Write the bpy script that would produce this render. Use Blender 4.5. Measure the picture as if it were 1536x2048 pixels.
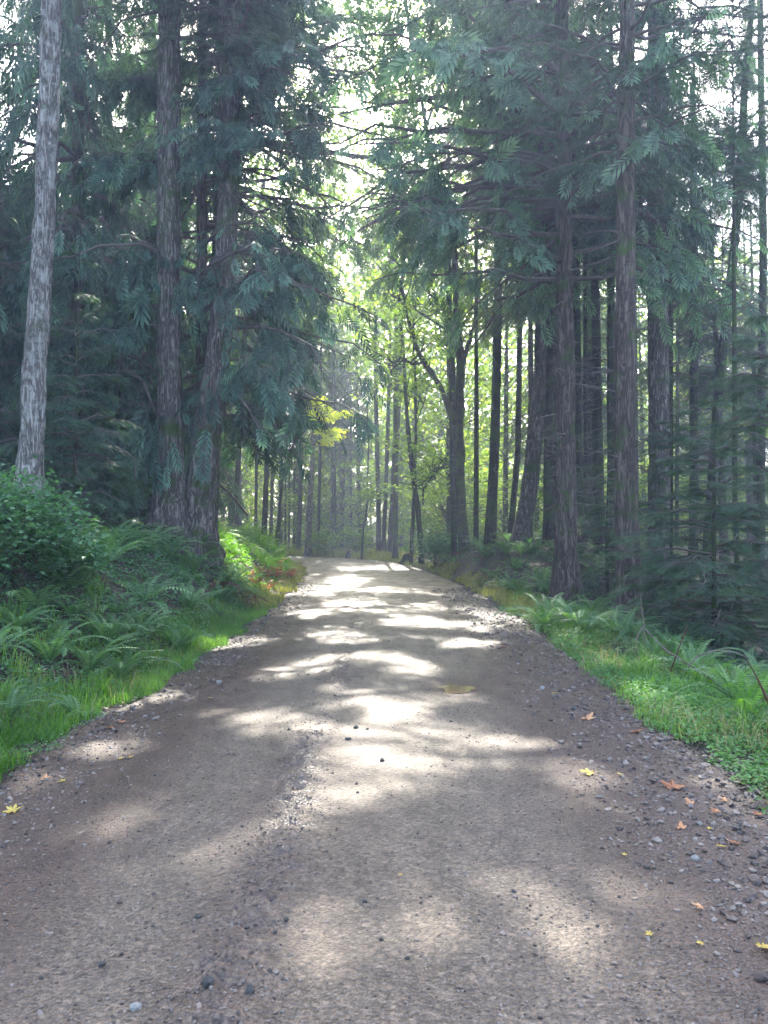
import bpy, math
import numpy as np
PI = math.pi
for o in list(bpy.data.objects): bpy.data.objects.remove(o)
SC = bpy.context.scene
COL = SC.collection

# ------------------------------------------------------------------ camera
CAM_H = 1.70
PITCH = math.atan(36 / 1537.0)
FPX = 1537.0
cam_d = bpy.data.cameras.new("camera")
cam = bpy.data.objects.new("camera", cam_d); COL.objects.link(cam)
cam_d.sensor_fit = 'VERTICAL'; cam_d.sensor_height = 24.0
cam_d.lens = 24.0 * FPX / 2048.0
cam_d.clip_start = 0.05; cam_d.clip_end = 2000
cam.location = (0, 0, CAM_H)
cam.rotation_euler = (PI / 2 + PITCH, 0, 0)
SC.camera = cam

# ------------------------------------------------------------------ light
SUN_EL = math.radians(40.0)
SUN_AZ = math.radians(-3.0)          # from +Y, towards +X
S = np.array([math.sin(SUN_AZ) * math.cos(SUN_EL), math.cos(SUN_AZ) * math.cos(SUN_EL), math.sin(SUN_EL)])
w = bpy.data.worlds.new("World"); SC.world = w; w.use_nodes = True
nt = w.node_tree; nt.nodes.clear()
out = nt.nodes.new('ShaderNodeOutputWorld'); bg = nt.nodes.new('ShaderNodeBackground'); sky = nt.nodes.new('ShaderNodeTexSky')
sky.sky_type = 'NISHITA'; sky.sun_disc = False
sky.sun_elevation = SUN_EL; sky.sun_rotation = SUN_AZ
sky.air_density = 0.9; sky.dust_density = 3.5; sky.ozone_density = 0.6
bg.inputs['Strength'].default_value = 0.15
nt.links.new(sky.outputs[0], bg.inputs[0]); nt.links.new(bg.outputs[0], out.inputs[0])
sl = bpy.data.lights.new("sun", 'SUN'); sl.energy = 3.0; sl.angle = math.radians(0.5); sl.color = (1.0, 0.94, 0.82)
so = bpy.data.objects.new("sun", sl); COL.objects.link(so)
from mathutils import Vector, Matrix
so.rotation_euler = Vector(S.tolist()).to_track_quat('Z', 'Y').to_euler()
so.location = (0, 0, 60)
SC.view_settings.view_transform = 'Standard'; SC.view_settings.look = 'None'
SC.view_settings.exposure = 3.22; SC.view_settings.gamma = 1.0
SC.render.engine = 'CYCLES'
cy = SC.cycles
cy.max_bounces = 6; cy.diffuse_bounces = 3; cy.glossy_bounces = 2; cy.transmission_bounces = 4
cy.volume_bounces = 0; cy.transparent_max_bounces = 4
cy.caustics_reflective = False; cy.caustics_refractive = False
cy.sample_clamp_indirect = 4.0
cy.use_adaptive_sampling = True; cy.adaptive_threshold = 0.02
cy.use_denoising = True

# ------------------------------------------------------------------ helpers
def rng(s): return np.random.default_rng(abs(int(s)))

def ray(px, py):
    v = np.array([(px - 768) / FPX, 1.0, (1024 - py) / FPX])
    c, s = math.cos(PITCH), math.sin(PITCH)
    return np.array([v[0], v[1] * c - v[2] * s, v[1] * s + v[2] * c])
def at(px, py, y):
    r = ray(px, py); t = y / r[1]
    return np.array([r[0] * t, y, CAM_H + r[2] * t])

def vnoise(x, y, seed=0):
    x = np.asarray(x, float); y = np.asarray(y, float)
    xi = np.floor(x).astype(np.int64); yi = np.floor(y).astype(np.int64)
    fx = x - xi; fy = y - yi
    fx = fx * fx * (3 - 2 * fx); fy = fy * fy * (3 - 2 * fy)
    def h(a, b):
        n = (a * 374761393 + b * 668265263 + seed * 974634777) & 0x7fffffff
        n = ((n ^ (n >> 13)) * 1274126177) & 0x7fffffff
        return ((n ^ (n >> 16)) & 0xffff) / 65535.0
    return ((h(xi, yi) * (1 - fx) + h(xi + 1, yi) * fx) * (1 - fy) + (h(xi, yi + 1) * (1 - fx) + h(xi + 1, yi + 1) * fx) * fy) * 2 - 1
def fbm(x, y, seed=0, o=4):
    r = 0; a = 1.0
    for i in range(o):
        r = r + a * vnoise(x * 2 ** i, y * 2 ** i, seed + i); a *= 0.5
    return r / 1.9

def sst(a, b, x):
    t = np.clip((np.asarray(x, float) - a) / (b - a), 0, 1); return t * t * (3 - 2 * t)

_ry = np.array([-20, 0, 6, 8, 11, 18, 26, 34, 40, 44, 47, 49, 51, 54, 58, 90.])
_rx = np.array([0.0, -.1, -.15, -.05, .08, .05, -.3, -1.0, -2.1, -3.8, -6.5, -10., -16., -30., -55., -200.])
_ty = np.linspace(-20, 90, 1101); _tx = np.interp(_ty, _ry, _rx)
_k = np.hanning(61); _k /= _k.sum()
_tx = np.convolve(np.pad(_tx, 30, mode='edge'), _k, mode='valid')
_ts = np.gradient(_tx, _ty)
def road_c(y): return np.interp(y, _ty, _tx)
def road_s(x, y):
    m = np.interp(y, _ty, _ts)
    return (x - road_c(y)) / np.sqrt(1 + m * m)

def ground_z(x, y):
    x = np.asarray(x, float); y = np.asarray(y, float)
    s = road_s(x, y)
    nf = 0.45 + 0.55 * sst(4, 11, y)
    left = (sst(2.65, 4.7, -s) * 1.3 * nf + sst(6, 15, -s) * 1.1) * (1 - 0.8 * sst(36, 46, y))
    right = -1.5 * sst(3.6, 8.0, s) * (1 - sst(14, 22, y))
    mound = 1.35 * np.exp(-((y - 29) / 7.5) ** 2) * sst(2.7, 4.6, s) * (1 - sst(9, 18, s))
    z = left + right + mound + 0.02 * np.maximum(0, y - 60)
    off = sst(2.4, 4.0, np.abs(s))
    z = z + off * (0.10 * fbm(x * .8, y * .8, 5) + 0.25 * vnoise(x * .15, y * .15, 9) * sst(5, 12, np.abs(s)))
    return z

class MB:
    """numpy mesh builder: vertices, faces of any size, material index and a per-vertex 'tint'."""
    def __init__(s): s.v = []; s.f = []; s.t = []; s.n = 0
    def add(s, V, F, mi=0, tint=0.5):
        V = np.asarray(V, float).reshape(-1, 3); F = np.asarray(F, np.int64)
        s.v.append(V); s.f.append((F + s.n, mi)); s.n += len(V)
        s.t.append(np.broadcast_to(np.asarray(tint, float), (len(V),)).copy())
    def inst(s, T, P, X, Y, Z, mi=0, tint=None, jit=0.0):
        """T=(V,F[,t]); P,X,Y,Z arrays (N,3), axes already scaled."""
        V, F = T[0], T[1]
        P = np.asarray(P); N = len(P)
        if N == 0: return
        W = P[:, None, :] + V[None, :, 0:1] * X[:, None, :] + V[None, :, 1:2] * Y[:, None, :] + V[None, :, 2:3] * Z[:, None, :]
        FF = F[None, :, :] + (np.arange(N) * len(V))[:, None, None]
        tt = np.full((N, len(V)), 0.5) if tint is None else np.broadcast_to(np.asarray(tint)[:, None], (N, len(V)))
        if len(T) > 2: tt = tt + T[2][None, :]
        s.add(W.reshape(-1, 3), FF.reshape(-1, F.shape[1]), mi, tt.reshape(-1))
    def mesh(s, name, mats, smooth=False):
        me = bpy.data.meshes.new(name)
        V = np.concatenate(s.v) if s.v else np.zeros((0, 3))
        me.vertices.add(len(V)); me.vertices.foreach_set('co', V.astype(np.float32).ravel())
        li = np.concatenate([f.ravel() for f, _ in s.f]).astype(np.int32)
        lt = np.concatenate([np.full(len(f), f.shape[1]) for f, _ in s.f]).astype(np.int32)
        mi = np.concatenate([np.full(len(f), m) for f, m in s.f]).astype(np.int32)
        ls = np.concatenate([[0], np.cumsum(lt)[:-1]]).astype(np.int32)
        me.loops.add(len(li)); me.loops.foreach_set('vertex_index', li)
        me.polygons.add(len(lt)); me.polygons.foreach_set('loop_start', ls)
        me.polygons.foreach_set('material_index', mi)
        me.polygons.foreach_set('use_smooth', np.full(len(lt), smooth))
        for m in (mats if isinstance(mats, (list, tuple)) else [mats]): me.materials.append(m)
        a = me.attributes.new('tint', 'FLOAT', 'POINT'); a.data.foreach_set('value', np.concatenate(s.t).astype(np.float32))
        me.update(calc_edges=True); me.validate(clean_customdata=False)
        return me

def link(name, me, parent=None, loc=(0, 0, 0), rz=0, sc=1):
    o = bpy.data.objects.new(name, me); COL.objects.link(o)
    o.location = [float(a) for a in loc]; o.rotation_euler = (0, 0, float(rz)); o.scale = (sc, sc, sc) if np.isscalar(sc) else sc
    if parent is not None: o.parent = parent
    return o
def tag(o, label=None, cat=None, group=None, kind=None):
    if label: o['label'] = label
    if cat: o['category'] = cat
    if group: o['group'] = group
    if kind: o['kind'] = kind
    return o

def unit(v): return v / np.maximum(np.linalg.norm(v, axis=-1, keepdims=True), 1e-9)

def tubes(mb, P, R, seg=6, mi=0, tint=0.5, cap=False):
    """P (n,k,3) polylines, R (n,k) radii."""
    P = np.asarray(P, float); R = np.asarray(R, float)
    n, k, _ = P.shape
    if n == 0: return
    T = unit(np.gradient(P, axis=1))
    ref = np.where(np.abs(T[..., 2:3]) > 0.85, np.array([1., 0, 0]), np.array([0, 0, 1.]))
    ref = np.broadcast_to(ref[:, k // 2:k // 2 + 1], T.shape)
    A = unit(np.cross(ref, T)); B = np.cross(T, A)
    th = np.arange(seg) * 2 * PI / seg
    V = P[:, :, None, :] + R[:, :, None, None] * (np.cos(th)[None, None, :, None] * A[:, :, None, :] + np.sin(th)[None, None, :, None] * B[:, :, None, :])
    i = np.arange(k - 1)[:, None] * seg; j = np.arange(seg)[None, :]
    F = np.stack([i + j, i + (j + 1) % seg, i + seg + (j + 1) % seg, i + seg + j], -1).reshape(-1, 4)
    FF = F[None] + (np.arange(n) * k * seg)[:, None, None]
    mb.add(V.reshape(-1, 3), FF.reshape(-1, 4), mi, tint)

# ------------------------------------------------------------------ materials
def newmat(name):
    m = bpy.data.materials.new(name); m.use_nodes = True
    t = m.node_tree; t.nodes.clear()
    o = t.nodes.new('ShaderNodeOutputMaterial')
    return m, t, o
def N(t, kind, **kw):
    n = t.nodes.new(kind)
    for k, v in kw.items(): setattr(n, k, v)
    return n
def ramp(t, fac, stops):
    r = N(t, 'ShaderNodeValToRGB'); e = r.color_ramp.elements
    while len(e) > 1: e.remove(e[-1])
    e[0].position = stops[0][0]; e[0].color = (*stops[0][1], 1)
    for p, c in stops[1:]:
        q = e.new(p); q.color = (*c, 1)
    t.links.new(fac, r.inputs[0]); return r.outputs[0]
def noise(t, vec, scale, detail=4, rough=.55):
    n = N(t, 'ShaderNodeTexNoise'); n.inputs['Scale'].default_value = scale; n.inputs['Detail'].default_value = detail
    n.inputs['Roughness'].default_value = rough
    if vec is not None: t.links.new(vec, n.inputs['Vector'])
    return n.outputs[0]
def mapping(t, src, scale):
    m = N(t, 'ShaderNodeMapping'); m.inputs['Scale'].default_value = scale; t.links.new(src, m.inputs['Vector']); return m.outputs[0]
def mathn(t, op, a, b, clamp=False):
    n = N(t, 'ShaderNodeMath', operation=op); n.use_clamp = clamp
    for i, x in enumerate((a, b)):
        if isinstance(x, (int, float)): n.inputs[i].default_value = x
        else: t.links.new(x, n.inputs[i])
    return n.outputs[0]
def mixc(t, fac, a, b):
    n = N(t, 'ShaderNodeMix', data_type='RGBA')
    for s_, x in ((n.inputs[0], fac), (n.inputs[6], a), (n.inputs[7], b)):
        if isinstance(x, (int, float)): s_.default_value = x
        elif isinstance(x, tuple): s_.default_value = (*x, 1)
        else: t.links.new(x, s_)
    return n.outputs[2]

def leaf_mat(name, dark, mid, light, trans=0.4, tcol=None, rough=0.55):
    m, t, o = newmat(name)
    a = N(t, 'ShaderNodeAttribute', attribute_name='tint')
    oi = N(t, 'ShaderNodeObjectInfo')
    tc = N(t, 'ShaderNodeTexCoord')
    nz = noise(t, tc.outputs['Object'], 0.9, 2)
    f = mathn(t, 'ADD', a.outputs['Fac'], mathn(t, 'MULTIPLY', mathn(t, 'SUBTRACT', nz, 0.5), 0.7))
    f = mathn(t, 'ADD', f, mathn(t, 'MULTIPLY', mathn(t, 'SUBTRACT', oi.outputs['Random'], 0.5), 0.25), True)
    c = ramp(t, f, [(0.1, dark), (0.5, mid), (0.95, light)])
    p = N(t, 'ShaderNodeBsdfPrincipled'); p.inputs['Roughness'].default_value = rough
    p.inputs['Specular IOR Level'].default_value = 0.35
    t.links.new(c, p.inputs['Base Color'])
    tr = N(t, 'ShaderNodeBsdfTranslucent')
    tcn = N(t, 'ShaderNodeMix', data_type='RGBA', blend_type='MULTIPLY'); tcn.inputs[0].default_value = 1
    t.links.new(c, tcn.inputs[6]); tcn.inputs[7].default_value = (*(tcol or (1.6, 1.9, 0.7)), 1)
    t.links.new(tcn.outputs[2], tr.inputs['Color'])
    mx = N(t, 'ShaderNodeMixShader'); mx.inputs[0].default_value = trans
    t.links.new(p.outputs[0], mx.inputs[1]); t.links.new(tr.outputs[0], mx.inputs[2]); t.links.new(mx.outputs[0], o.inputs[0])
    return m

def bark_mat(name, c1, c2, moss=0.0, mossc=(.045, .07, .015), scale=1.0, bump=0.6, lich=0.0):
    m, t, o = newmat(name)
    tc = N(t, 'ShaderNodeTexCoord'); ob = tc.outputs['Object']
    v = mapping(t, ob, (13 * scale, 13 * scale, 1.9 * scale))
    fn = N(t, 'ShaderNodeTexNoise'); fn.inputs['Scale'].default_value = 1; fn.inputs['Detail'].default_value = 5; fn.inputs['Roughness'].default_value = .6
    fn.inputs['Distortion'].default_value = .9; t.links.new(v, fn.inputs['Vector'])
    n1 = noise(t, mapping(t, ob, (9, 9, 2.2)), 3.6, 6, .7)
    cr = mathn(t, 'MULTIPLY', mathn(t, 'ABSOLUTE', mathn(t, 'SUBTRACT', fn.outputs[0], .5), 0), 7, True)
    h = mathn(t, 'ADD', mathn(t, 'MULTIPLY', cr, .6), mathn(t, 'MULTIPLY', n1, .6))
    col = ramp(t, h, [(0.25, tuple(a * .35 for a in c1)), (0.5, c1), (0.85, c2)])
    big = noise(t, ob, 0.9, 3)
    col = mixc(t, mathn(t, 'MULTIPLY', mathn(t, 'SUBTRACT', big, .35, True), .9, True), col, tuple(a * .75 for a in c1))
    if lich > 0:
        ln = noise(t, ob, 5.0, 5, .7)
        col = mixc(t, mathn(t, 'MULTIPLY', mathn(t, 'MULTIPLY', mathn(t, 'SUBTRACT', ln, .5, True), 8, True), lich, True), col, (.34, .34, .30))
    if moss > 0:
        mn = noise(t, ob, 2.2, 5, .7)
        col = mixc(t, mathn(t, 'MULTIPLY', mathn(t, 'SUBTRACT', mn, .62 - moss * .35, True), 7, True), col, mossc)
    p = N(t, 'ShaderNodeBsdfPrincipled'); p.inputs['Roughness'].default_value = .9; p.inputs['Specular IOR Level'].default_value = .2
    t.links.new(col, p.inputs['Base Color'])
    b = N(t, 'ShaderNodeBump'); b.inputs['Strength'].default_value = bump; b.inputs['Distance'].default_value = .04
    t.links.new(h, b.inputs['Height']); t.links.new(b.outputs[0], p.inputs['Normal']); t.links.new(p.outputs[0], o.inputs[0])
    return m

def plain_mat(name, c1, c2, rough=.8, scale=8, bump=.3, spec=.3):
    m, t, o = newmat(name)
    tc = N(t, 'ShaderNodeTexCoord')
    n1 = noise(t, tc.outputs['Object'], scale, 5)
    a = N(t, 'ShaderNodeAttribute', attribute_name='tint')
    f = mathn(t, 'ADD', n1, mathn(t, 'SUBTRACT', a.outputs['Fac'], .5), True)
    p = N(t, 'ShaderNodeBsdfPrincipled'); p.inputs['Roughness'].default_value = rough; p.inputs['Specular IOR Level'].default_value = spec
    t.links.new(ramp(t, f, [(.25, c1), (.75, c2)]), p.inputs['Base Color'])
    b = N(t, 'ShaderNodeBump'); b.inputs['Strength'].default_value = bump; b.inputs['Distance'].default_value = .01
    t.links.new(n1, b.inputs['Height']); t.links.new(b.outputs[0], p.inputs['Normal']); t.links.new(p.outputs[0], o.inputs[0])
    return m

M = {}
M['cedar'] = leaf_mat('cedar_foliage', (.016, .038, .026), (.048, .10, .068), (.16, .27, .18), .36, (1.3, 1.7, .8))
M['cedar_glare'] = leaf_mat('glare_pale_cedar_foliage', (.04, .078, .05), (.10, .17, .115), (.22, .33, .21), .48, (1.5, 1.8, .8))  # paler cedar copy: lens glare brightness put into the leaf colour
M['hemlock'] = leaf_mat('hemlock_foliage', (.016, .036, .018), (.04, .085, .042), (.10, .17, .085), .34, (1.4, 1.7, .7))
M['hemlock_glare'] = leaf_mat('glare_pale_hemlock_foliage', (.03, .06, .03), (.075, .135, .07), (.16, .26, .12), .45, (1.6, 1.8, .7))  # hemlock lightened the same way, glare painted into its colour
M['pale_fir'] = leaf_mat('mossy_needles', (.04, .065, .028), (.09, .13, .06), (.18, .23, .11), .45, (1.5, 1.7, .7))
M['maple'] = leaf_mat('maple_leaves', (.06, .11, .025), (.125, .20, .045), (.27, .33, .07), .62, (2.2, 2.3, .7))
M['yellow'] = leaf_mat('yellow_leaves', (.50, .54, .03), (.64, .66, .04), (.72, .70, .06), .55, (1.8, 1.9, .7))
M['bush'] = leaf_mat('thimble_leaves', (.035, .09, .04), (.085, .18, .085), (.16, .28, .14), .38, (1.5, 1.9, .7))
M['fern'] = leaf_mat('fern_fronds', (.05, .11, .045), (.125, .22, .095), (.23, .34, .16), .42, (1.5, 1.9, .7))
M['fern_bright'] = leaf_mat('bright_fern', (.05, .13, .015), (.09, .22, .02), (.16, .32, .04), .5, (1.9, 2.0, .6))
M['fern_dead'] = leaf_mat('dead_fern', (.045, .018, .012), (.10, .04, .025), (.17, .08, .05), .3, (1.5, 1.2, .8))
M['bracken_dead'] = leaf_mat('rust_bracken', (.15, .06, .02), (.29, .125, .045), (.40, .22, .09), .4, (1.6, 1.3, .8))
M['grass'] = leaf_mat('grass_blades', (.04, .11, .018), (.095, .21, .032), (.20, .34, .065), .45, (1.7, 1.8, .7))
M['grass_dry'] = leaf_mat('dry_grass', (.12, .14, .03), (.22, .24, .06), (.36, .34, .12), .45, (1.5, 1.5, .8))
M['clover'] = leaf_mat('ground_leaves', (.05, .13, .03), (.10, .22, .06), (.19, .34, .12), .35, (1.5, 1.8, .7))
M['leaf_orange'] = leaf_mat('orange_leaf', (.28, .10, .04), (.42, .19, .08), (.55, .30, .15), .25, (1.2, 1.1, .9))
M['leaf_yellow'] = leaf_mat('fallen_yellow_leaf', (.36, .25, .05), (.52, .38, .08), (.62, .50, .16), .25, (1.2, 1.1, .9))
M['fir_bark'] = bark_mat('fir_bark', (.085, .068, .057), (.235, .205, .18), moss=.35, bump=.8)
M['grey_bark'] = bark_mat('grey_bark', (.13, .11, .095), (.36, .325, .29), moss=.15, bump=.7, lich=.6)
M['cedar_bark'] = bark_mat('cedar_bark', (.062, .045, .036), (.155, .12, .098), moss=.3, scale=.8, bump=.6)
M['dark_bark'] = bark_mat('dark_bark', (.032, .027, .022), (.085, .072, .06), moss=.5, bump=.5)
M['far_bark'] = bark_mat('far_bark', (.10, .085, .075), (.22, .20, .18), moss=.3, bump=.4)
M['moss_bark'] = bark_mat('moss_bark', (.05, .042, .03), (.10, .09, .06), moss=.5, mossc=(.07, .10, .02), bump=.5)
M['twig'] = plain_mat('twig_wood', (.05, .038, .03), (.13, .11, .09))
M['dead_wood'] = plain_mat('dead_wood', (.08, .06, .045), (.19, .15, .12))
M['stone_dark'] = plain_mat('dark_stone', (.018, .018, .018), (.055, .052, .048), rough=.6, scale=30)
M['stone_pale'] = plain_mat('pale_stone', (.13, .125, .11), (.26, .25, .225), rough=.8, scale=30)
M['gravel'] = plain_mat('gravel_stones', (.035, .026, .022), (.17, .14, .115), rough=.62, scale=3, spec=.4)

# forest floor
m, t, o = newmat('forest_floor'); M['floor'] = m
tc = N(t, 'ShaderNodeTexCoord'); ob = tc.outputs['Object']
n1 = noise(t, ob, 1.2, 6, .6); n2 = noise(t, ob, 22, 6, .7)
c = ramp(t, n2, [(.3, (.022, .016, .010)), (.55, (.06, .042, .028)), (.75, (.13, .095, .06))])
c = mixc(t, mathn(t, 'MULTIPLY', mathn(t, 'SUBTRACT', n1, .46, True), 6, True), c, (.035, .055, .016))
p = N(t, 'ShaderNodeBsdfPrincipled'); p.inputs['Roughness'].default_value = .95; t.links.new(c, p.inputs['Base Color'])
b = N(t, 'ShaderNodeBump'); b.inputs['Strength'].default_value = 1; b.inputs['Distance'].default_value = .06
t.links.new(n2, b.inputs['Height']); t.links.new(b.outputs[0], p.inputs['Normal']); t.links.new(p.outputs[0], o.inputs[0])

# gravel road: packed grey fines in the middle, dark reddish loose earth at the edges (attribute 'edge')
m, t, o = newmat('gravel_road'); M['road'] = m
tc = N(t, 'ShaderNodeTexCoord'); ob = tc.outputs['Object']
ed = N(t, 'ShaderNodeAttribute', attribute_name='tint').outputs['Fac']
fine = noise(t, ob, 110, 3, .75); mid = noise(t, ob, 38, 4, .7); big = noise(t, mapping(t, ob, (1.9, .75, 1)), 1.1, 5, .65)
vo = N(t, 'ShaderNodeTexVoronoi'); vo.inputs['Scale'].default_value = 62; t.links.new(ob, vo.inputs['Vector'])
base = ramp(t, mathn(t, 'ADD', mathn(t, 'MULTIPLY', fine, .45), mathn(t, 'MULTIPLY', mid, .6)),
            [(.32, (.028, .0195, .0125)), (.50, (.094, .070, .048)), (.70, (.24, .187, .137))])
speck = N(t, 'ShaderNodeMix', data_type='RGBA', blend_type='MULTIPLY'); speck.inputs[0].default_value = .55
t.links.new(base, speck.inputs[6])
sv = N(t, 'ShaderNodeSeparateColor'); t.links.new(vo.outputs['Color'], sv.inputs[0])
t.links.new(ramp(t, sv.outputs[0], [(0, (.25, .23, .21)), (.5, (.85, .83, .80)), (1, (1.8, 1.75, 1.68))]), speck.inputs[7])
edge = ramp(t, mid, [(.3, (.022, .0115, .0075)), (.55, (.062, .033, .020)), (.8, (.135, .086, .058))])
f = mathn(t, 'ADD', ed, mathn(t, 'MULTIPLY', mathn(t, 'SUBTRACT', big, .5), 1.1), True)
c = mixc(t, f, speck.outputs[2], edge)
pat = N(t, 'ShaderNodeMix', data_type='RGBA', blend_type='MULTIPLY'); pat.inputs[0].default_value = .8; t.links.new(c, pat.inputs[6])
n4 = noise(t, mapping(t, ob, (1, .7, 1)), 5.5, 5, .7); t.links.new(ramp(t, n4, [(.3, (.55, .52, .5)), (.55, (1, 1, 1)), (.75, (1.35, 1.33, 1.3))]), pat.inputs[7]); c = pat.outputs[2]
p = N(t, 'ShaderNodeBsdfPrincipled'); t.links.new(c, p.inputs['Base Color'])
rr = N(t, 'ShaderNodeMapRange'); t.links.new(big, rr.inputs[0]); rr.inputs[1].default_value = .35; rr.inputs[2].default_value = .65
rr.inputs[3].default_value = .30; rr.inputs[4].default_value = .58
t.links.new(rr.outputs[0], p.inputs['Roughness']); p.inputs['Specular IOR Level'].default_value = .55
b = N(t, 'ShaderNodeBump'); b.inputs['Strength'].default_value = .75; b.inputs['Distance'].default_value = .015
hh = mathn(t, 'ADD', mathn(t, 'MULTIPLY', mid, 1.0), mathn(t, 'SUBTRACT', mathn(t, 'MULTIPLY', fine, .5), vo.outputs['Distance']))
t.links.new(hh, b.inputs['Height']); t.links.new(b.outputs[0], p.inputs['Normal']); t.links.new(p.outputs[0], o.inputs[0])

m, t, o = newmat('puddle_water'); M['puddle'] = m
p = N(t, 'ShaderNodeBsdfPrincipled'); p.inputs['Base Color'].default_value = (.17, .115, .05, 1); p.inputs['Roughness'].default_value = .10; p.inputs['Specular IOR Level'].default_value = .3
t.links.new(p.outputs[0], o.inputs[0])

# ------------------------------------------------------------------ ground and road
def grid_mesh(name, X, Y, Z, mat, tint=None):
    r, c = X.shape; mb = MB()
    i = np.arange(r - 1)[:, None] * c; j = np.arange(c - 1)[None, :]
    F = np.stack([i + j, i + j + 1, i + c + j + 1, i + c + j], -1).reshape(-1, 4)
    mb.add(np.stack([X, Y, Z], -1).reshape(-1, 3), F, 0, 0.5 if tint is None else tint.ravel())
    return mb.mesh(name, mat, True)
u = np.linspace(-1, 1, 361); gx = np.sinh(u * 4.2) / math.sinh(4.2) * 180
v = np.linspace(0, 1, 420); gy = -30 + 33 * np.minimum(v / .12, 1) + 300 * (np.sinh(np.maximum(v - .12, 0) / .88 * 3.6) / math.sinh(3.6))
X, Y = np.meshgrid(gx, gy)
gz = ground_z(X, Y) - 0.05 * (1 - sst(2.2, 2.75, np.abs(road_s(X, Y))))
tag(link('ground', grid_mesh('ground', X, Y, gz, M['floor'])), kind='structure')

PUD = at(914, 1377, 8.24); PUD[2] = 0
def road_h(x, y):
    s = road_s(x, y)
    h = 0.012 + 0.03 * np.cos(np.clip(s / 2.4, -1, 1) * PI / 2)
    h = h + 0.012 * fbm(x * 1.3, y * .8, 21) + 0.004 * fbm(x * 9, y * 9, 31, 3)
    # lumpy line of loose gravel left of the middle, shallow wheel tracks on its sides
    bx = -0.52 + 0.10 * vnoise(y * .5, y * 0, 3) + 0.05 * (y - 4) * 0.05
    d = np.abs(x - bx); amp = sst(-.8, .1, vnoise(y * .9, y * 0 + 7, 4)) * (1 - sst(9, 16, y))
    h = h + amp * np.exp(-(d / .15) ** 2) * (0.026 + 0.030 * vnoise(x * 13, y * 17, 8) + 0.016 * vnoise(x * 34, y * 38, 12))
    h = h - 0.014 * np.exp(-((s + 1.15) / .35) ** 2) - 0.014 * np.exp(-((s - .75) / .35) ** 2)
    e = sst(1.75, 2.3, np.abs(s))
    h = h + e * (0.010 * vnoise(x * 14, y * 14, 41) + 0.007 * vnoise(x * 30, y * 30, 43))
    edge = 2.42 + 0.16 * fbm(y * .9, np.sign(s) * 5 + 0 * y, 51, 3) + 0.05 * vnoise(y * 6, np.sign(s) * 3, 55)
    h = h - 0.09 * sst(0, .25, np.abs(s) - edge)
    pr = np.sqrt(((x - PUD[0]) / .24) ** 2 + ((y - PUD[1]) / .34) ** 2)
    h = h * 1.0 - 0.022 * (1 - sst(.6, 1.3, pr)) - (h - .02) * .6 * (1 - sst(.9, 1.8, pr))
    return h
ss = np.linspace(-2.85, 2.85, 280)
ry_ = np.concatenate([np.linspace(-12, 1.6, 30), 1.8 * np.exp(np.linspace(0, math.log(75 / 1.8), 900))])
SS, YY = np.meshgrid(ss, ry_)
slope = np.interp(YY, _ty, _ts); nn = np.sqrt(1 + slope ** 2)
XX = road_c(YY) + SS / nn; YR = YY - SS * slope / nn * 0
XX = road_c(YY) + SS * nn
hz = road_h(XX, YY)
_lb = np.exp(-((XX + .52 - .10 * vnoise(YY * .5, YY * 0, 3)) / .28) ** 2) * sst(-.9, .1, vnoise(YY * .9, YY * 0 + 7, 4)) * (1 - .6 * sst(9, 20, YY))
edv = np.clip(.45 * _lb + .8 * np.exp(-(((XX - PUD[0]) / .42) ** 2 + ((YY - PUD[1]) / .75) ** 2) ** 2) + sst(.85, 1.6, np.abs(SS + .05)) * .97 + .25 * np.exp(-((SS - .1) / .0001 ) ** 2), 0, 1) + .12
tag(link('road', grid_mesh('road', XX, YY, hz, M['road'], edv - .1)), kind='structure')

a = np.linspace(0, 2 * PI, 40, endpoint=False)
rad = 1 + .16 * np.sin(3 * a + 1) + .12 * np.sin(5 * a) + .07 * np.sin(9 * a + 2)
mb = MB(); V = np.stack([PUD[0] + .18 * rad * np.cos(a), PUD[1] + .22 * rad * np.sin(a), a * 0 + road_h(PUD[0], PUD[1]) + .008], -1)
mb.add(np.vstack([V, V.mean(0)]), [[i, (i + 1) % 40, 40] for i in range(40)])
tag(link('puddle_water', mb.mesh('puddle_water', M['puddle'])), kind='structure')

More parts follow.
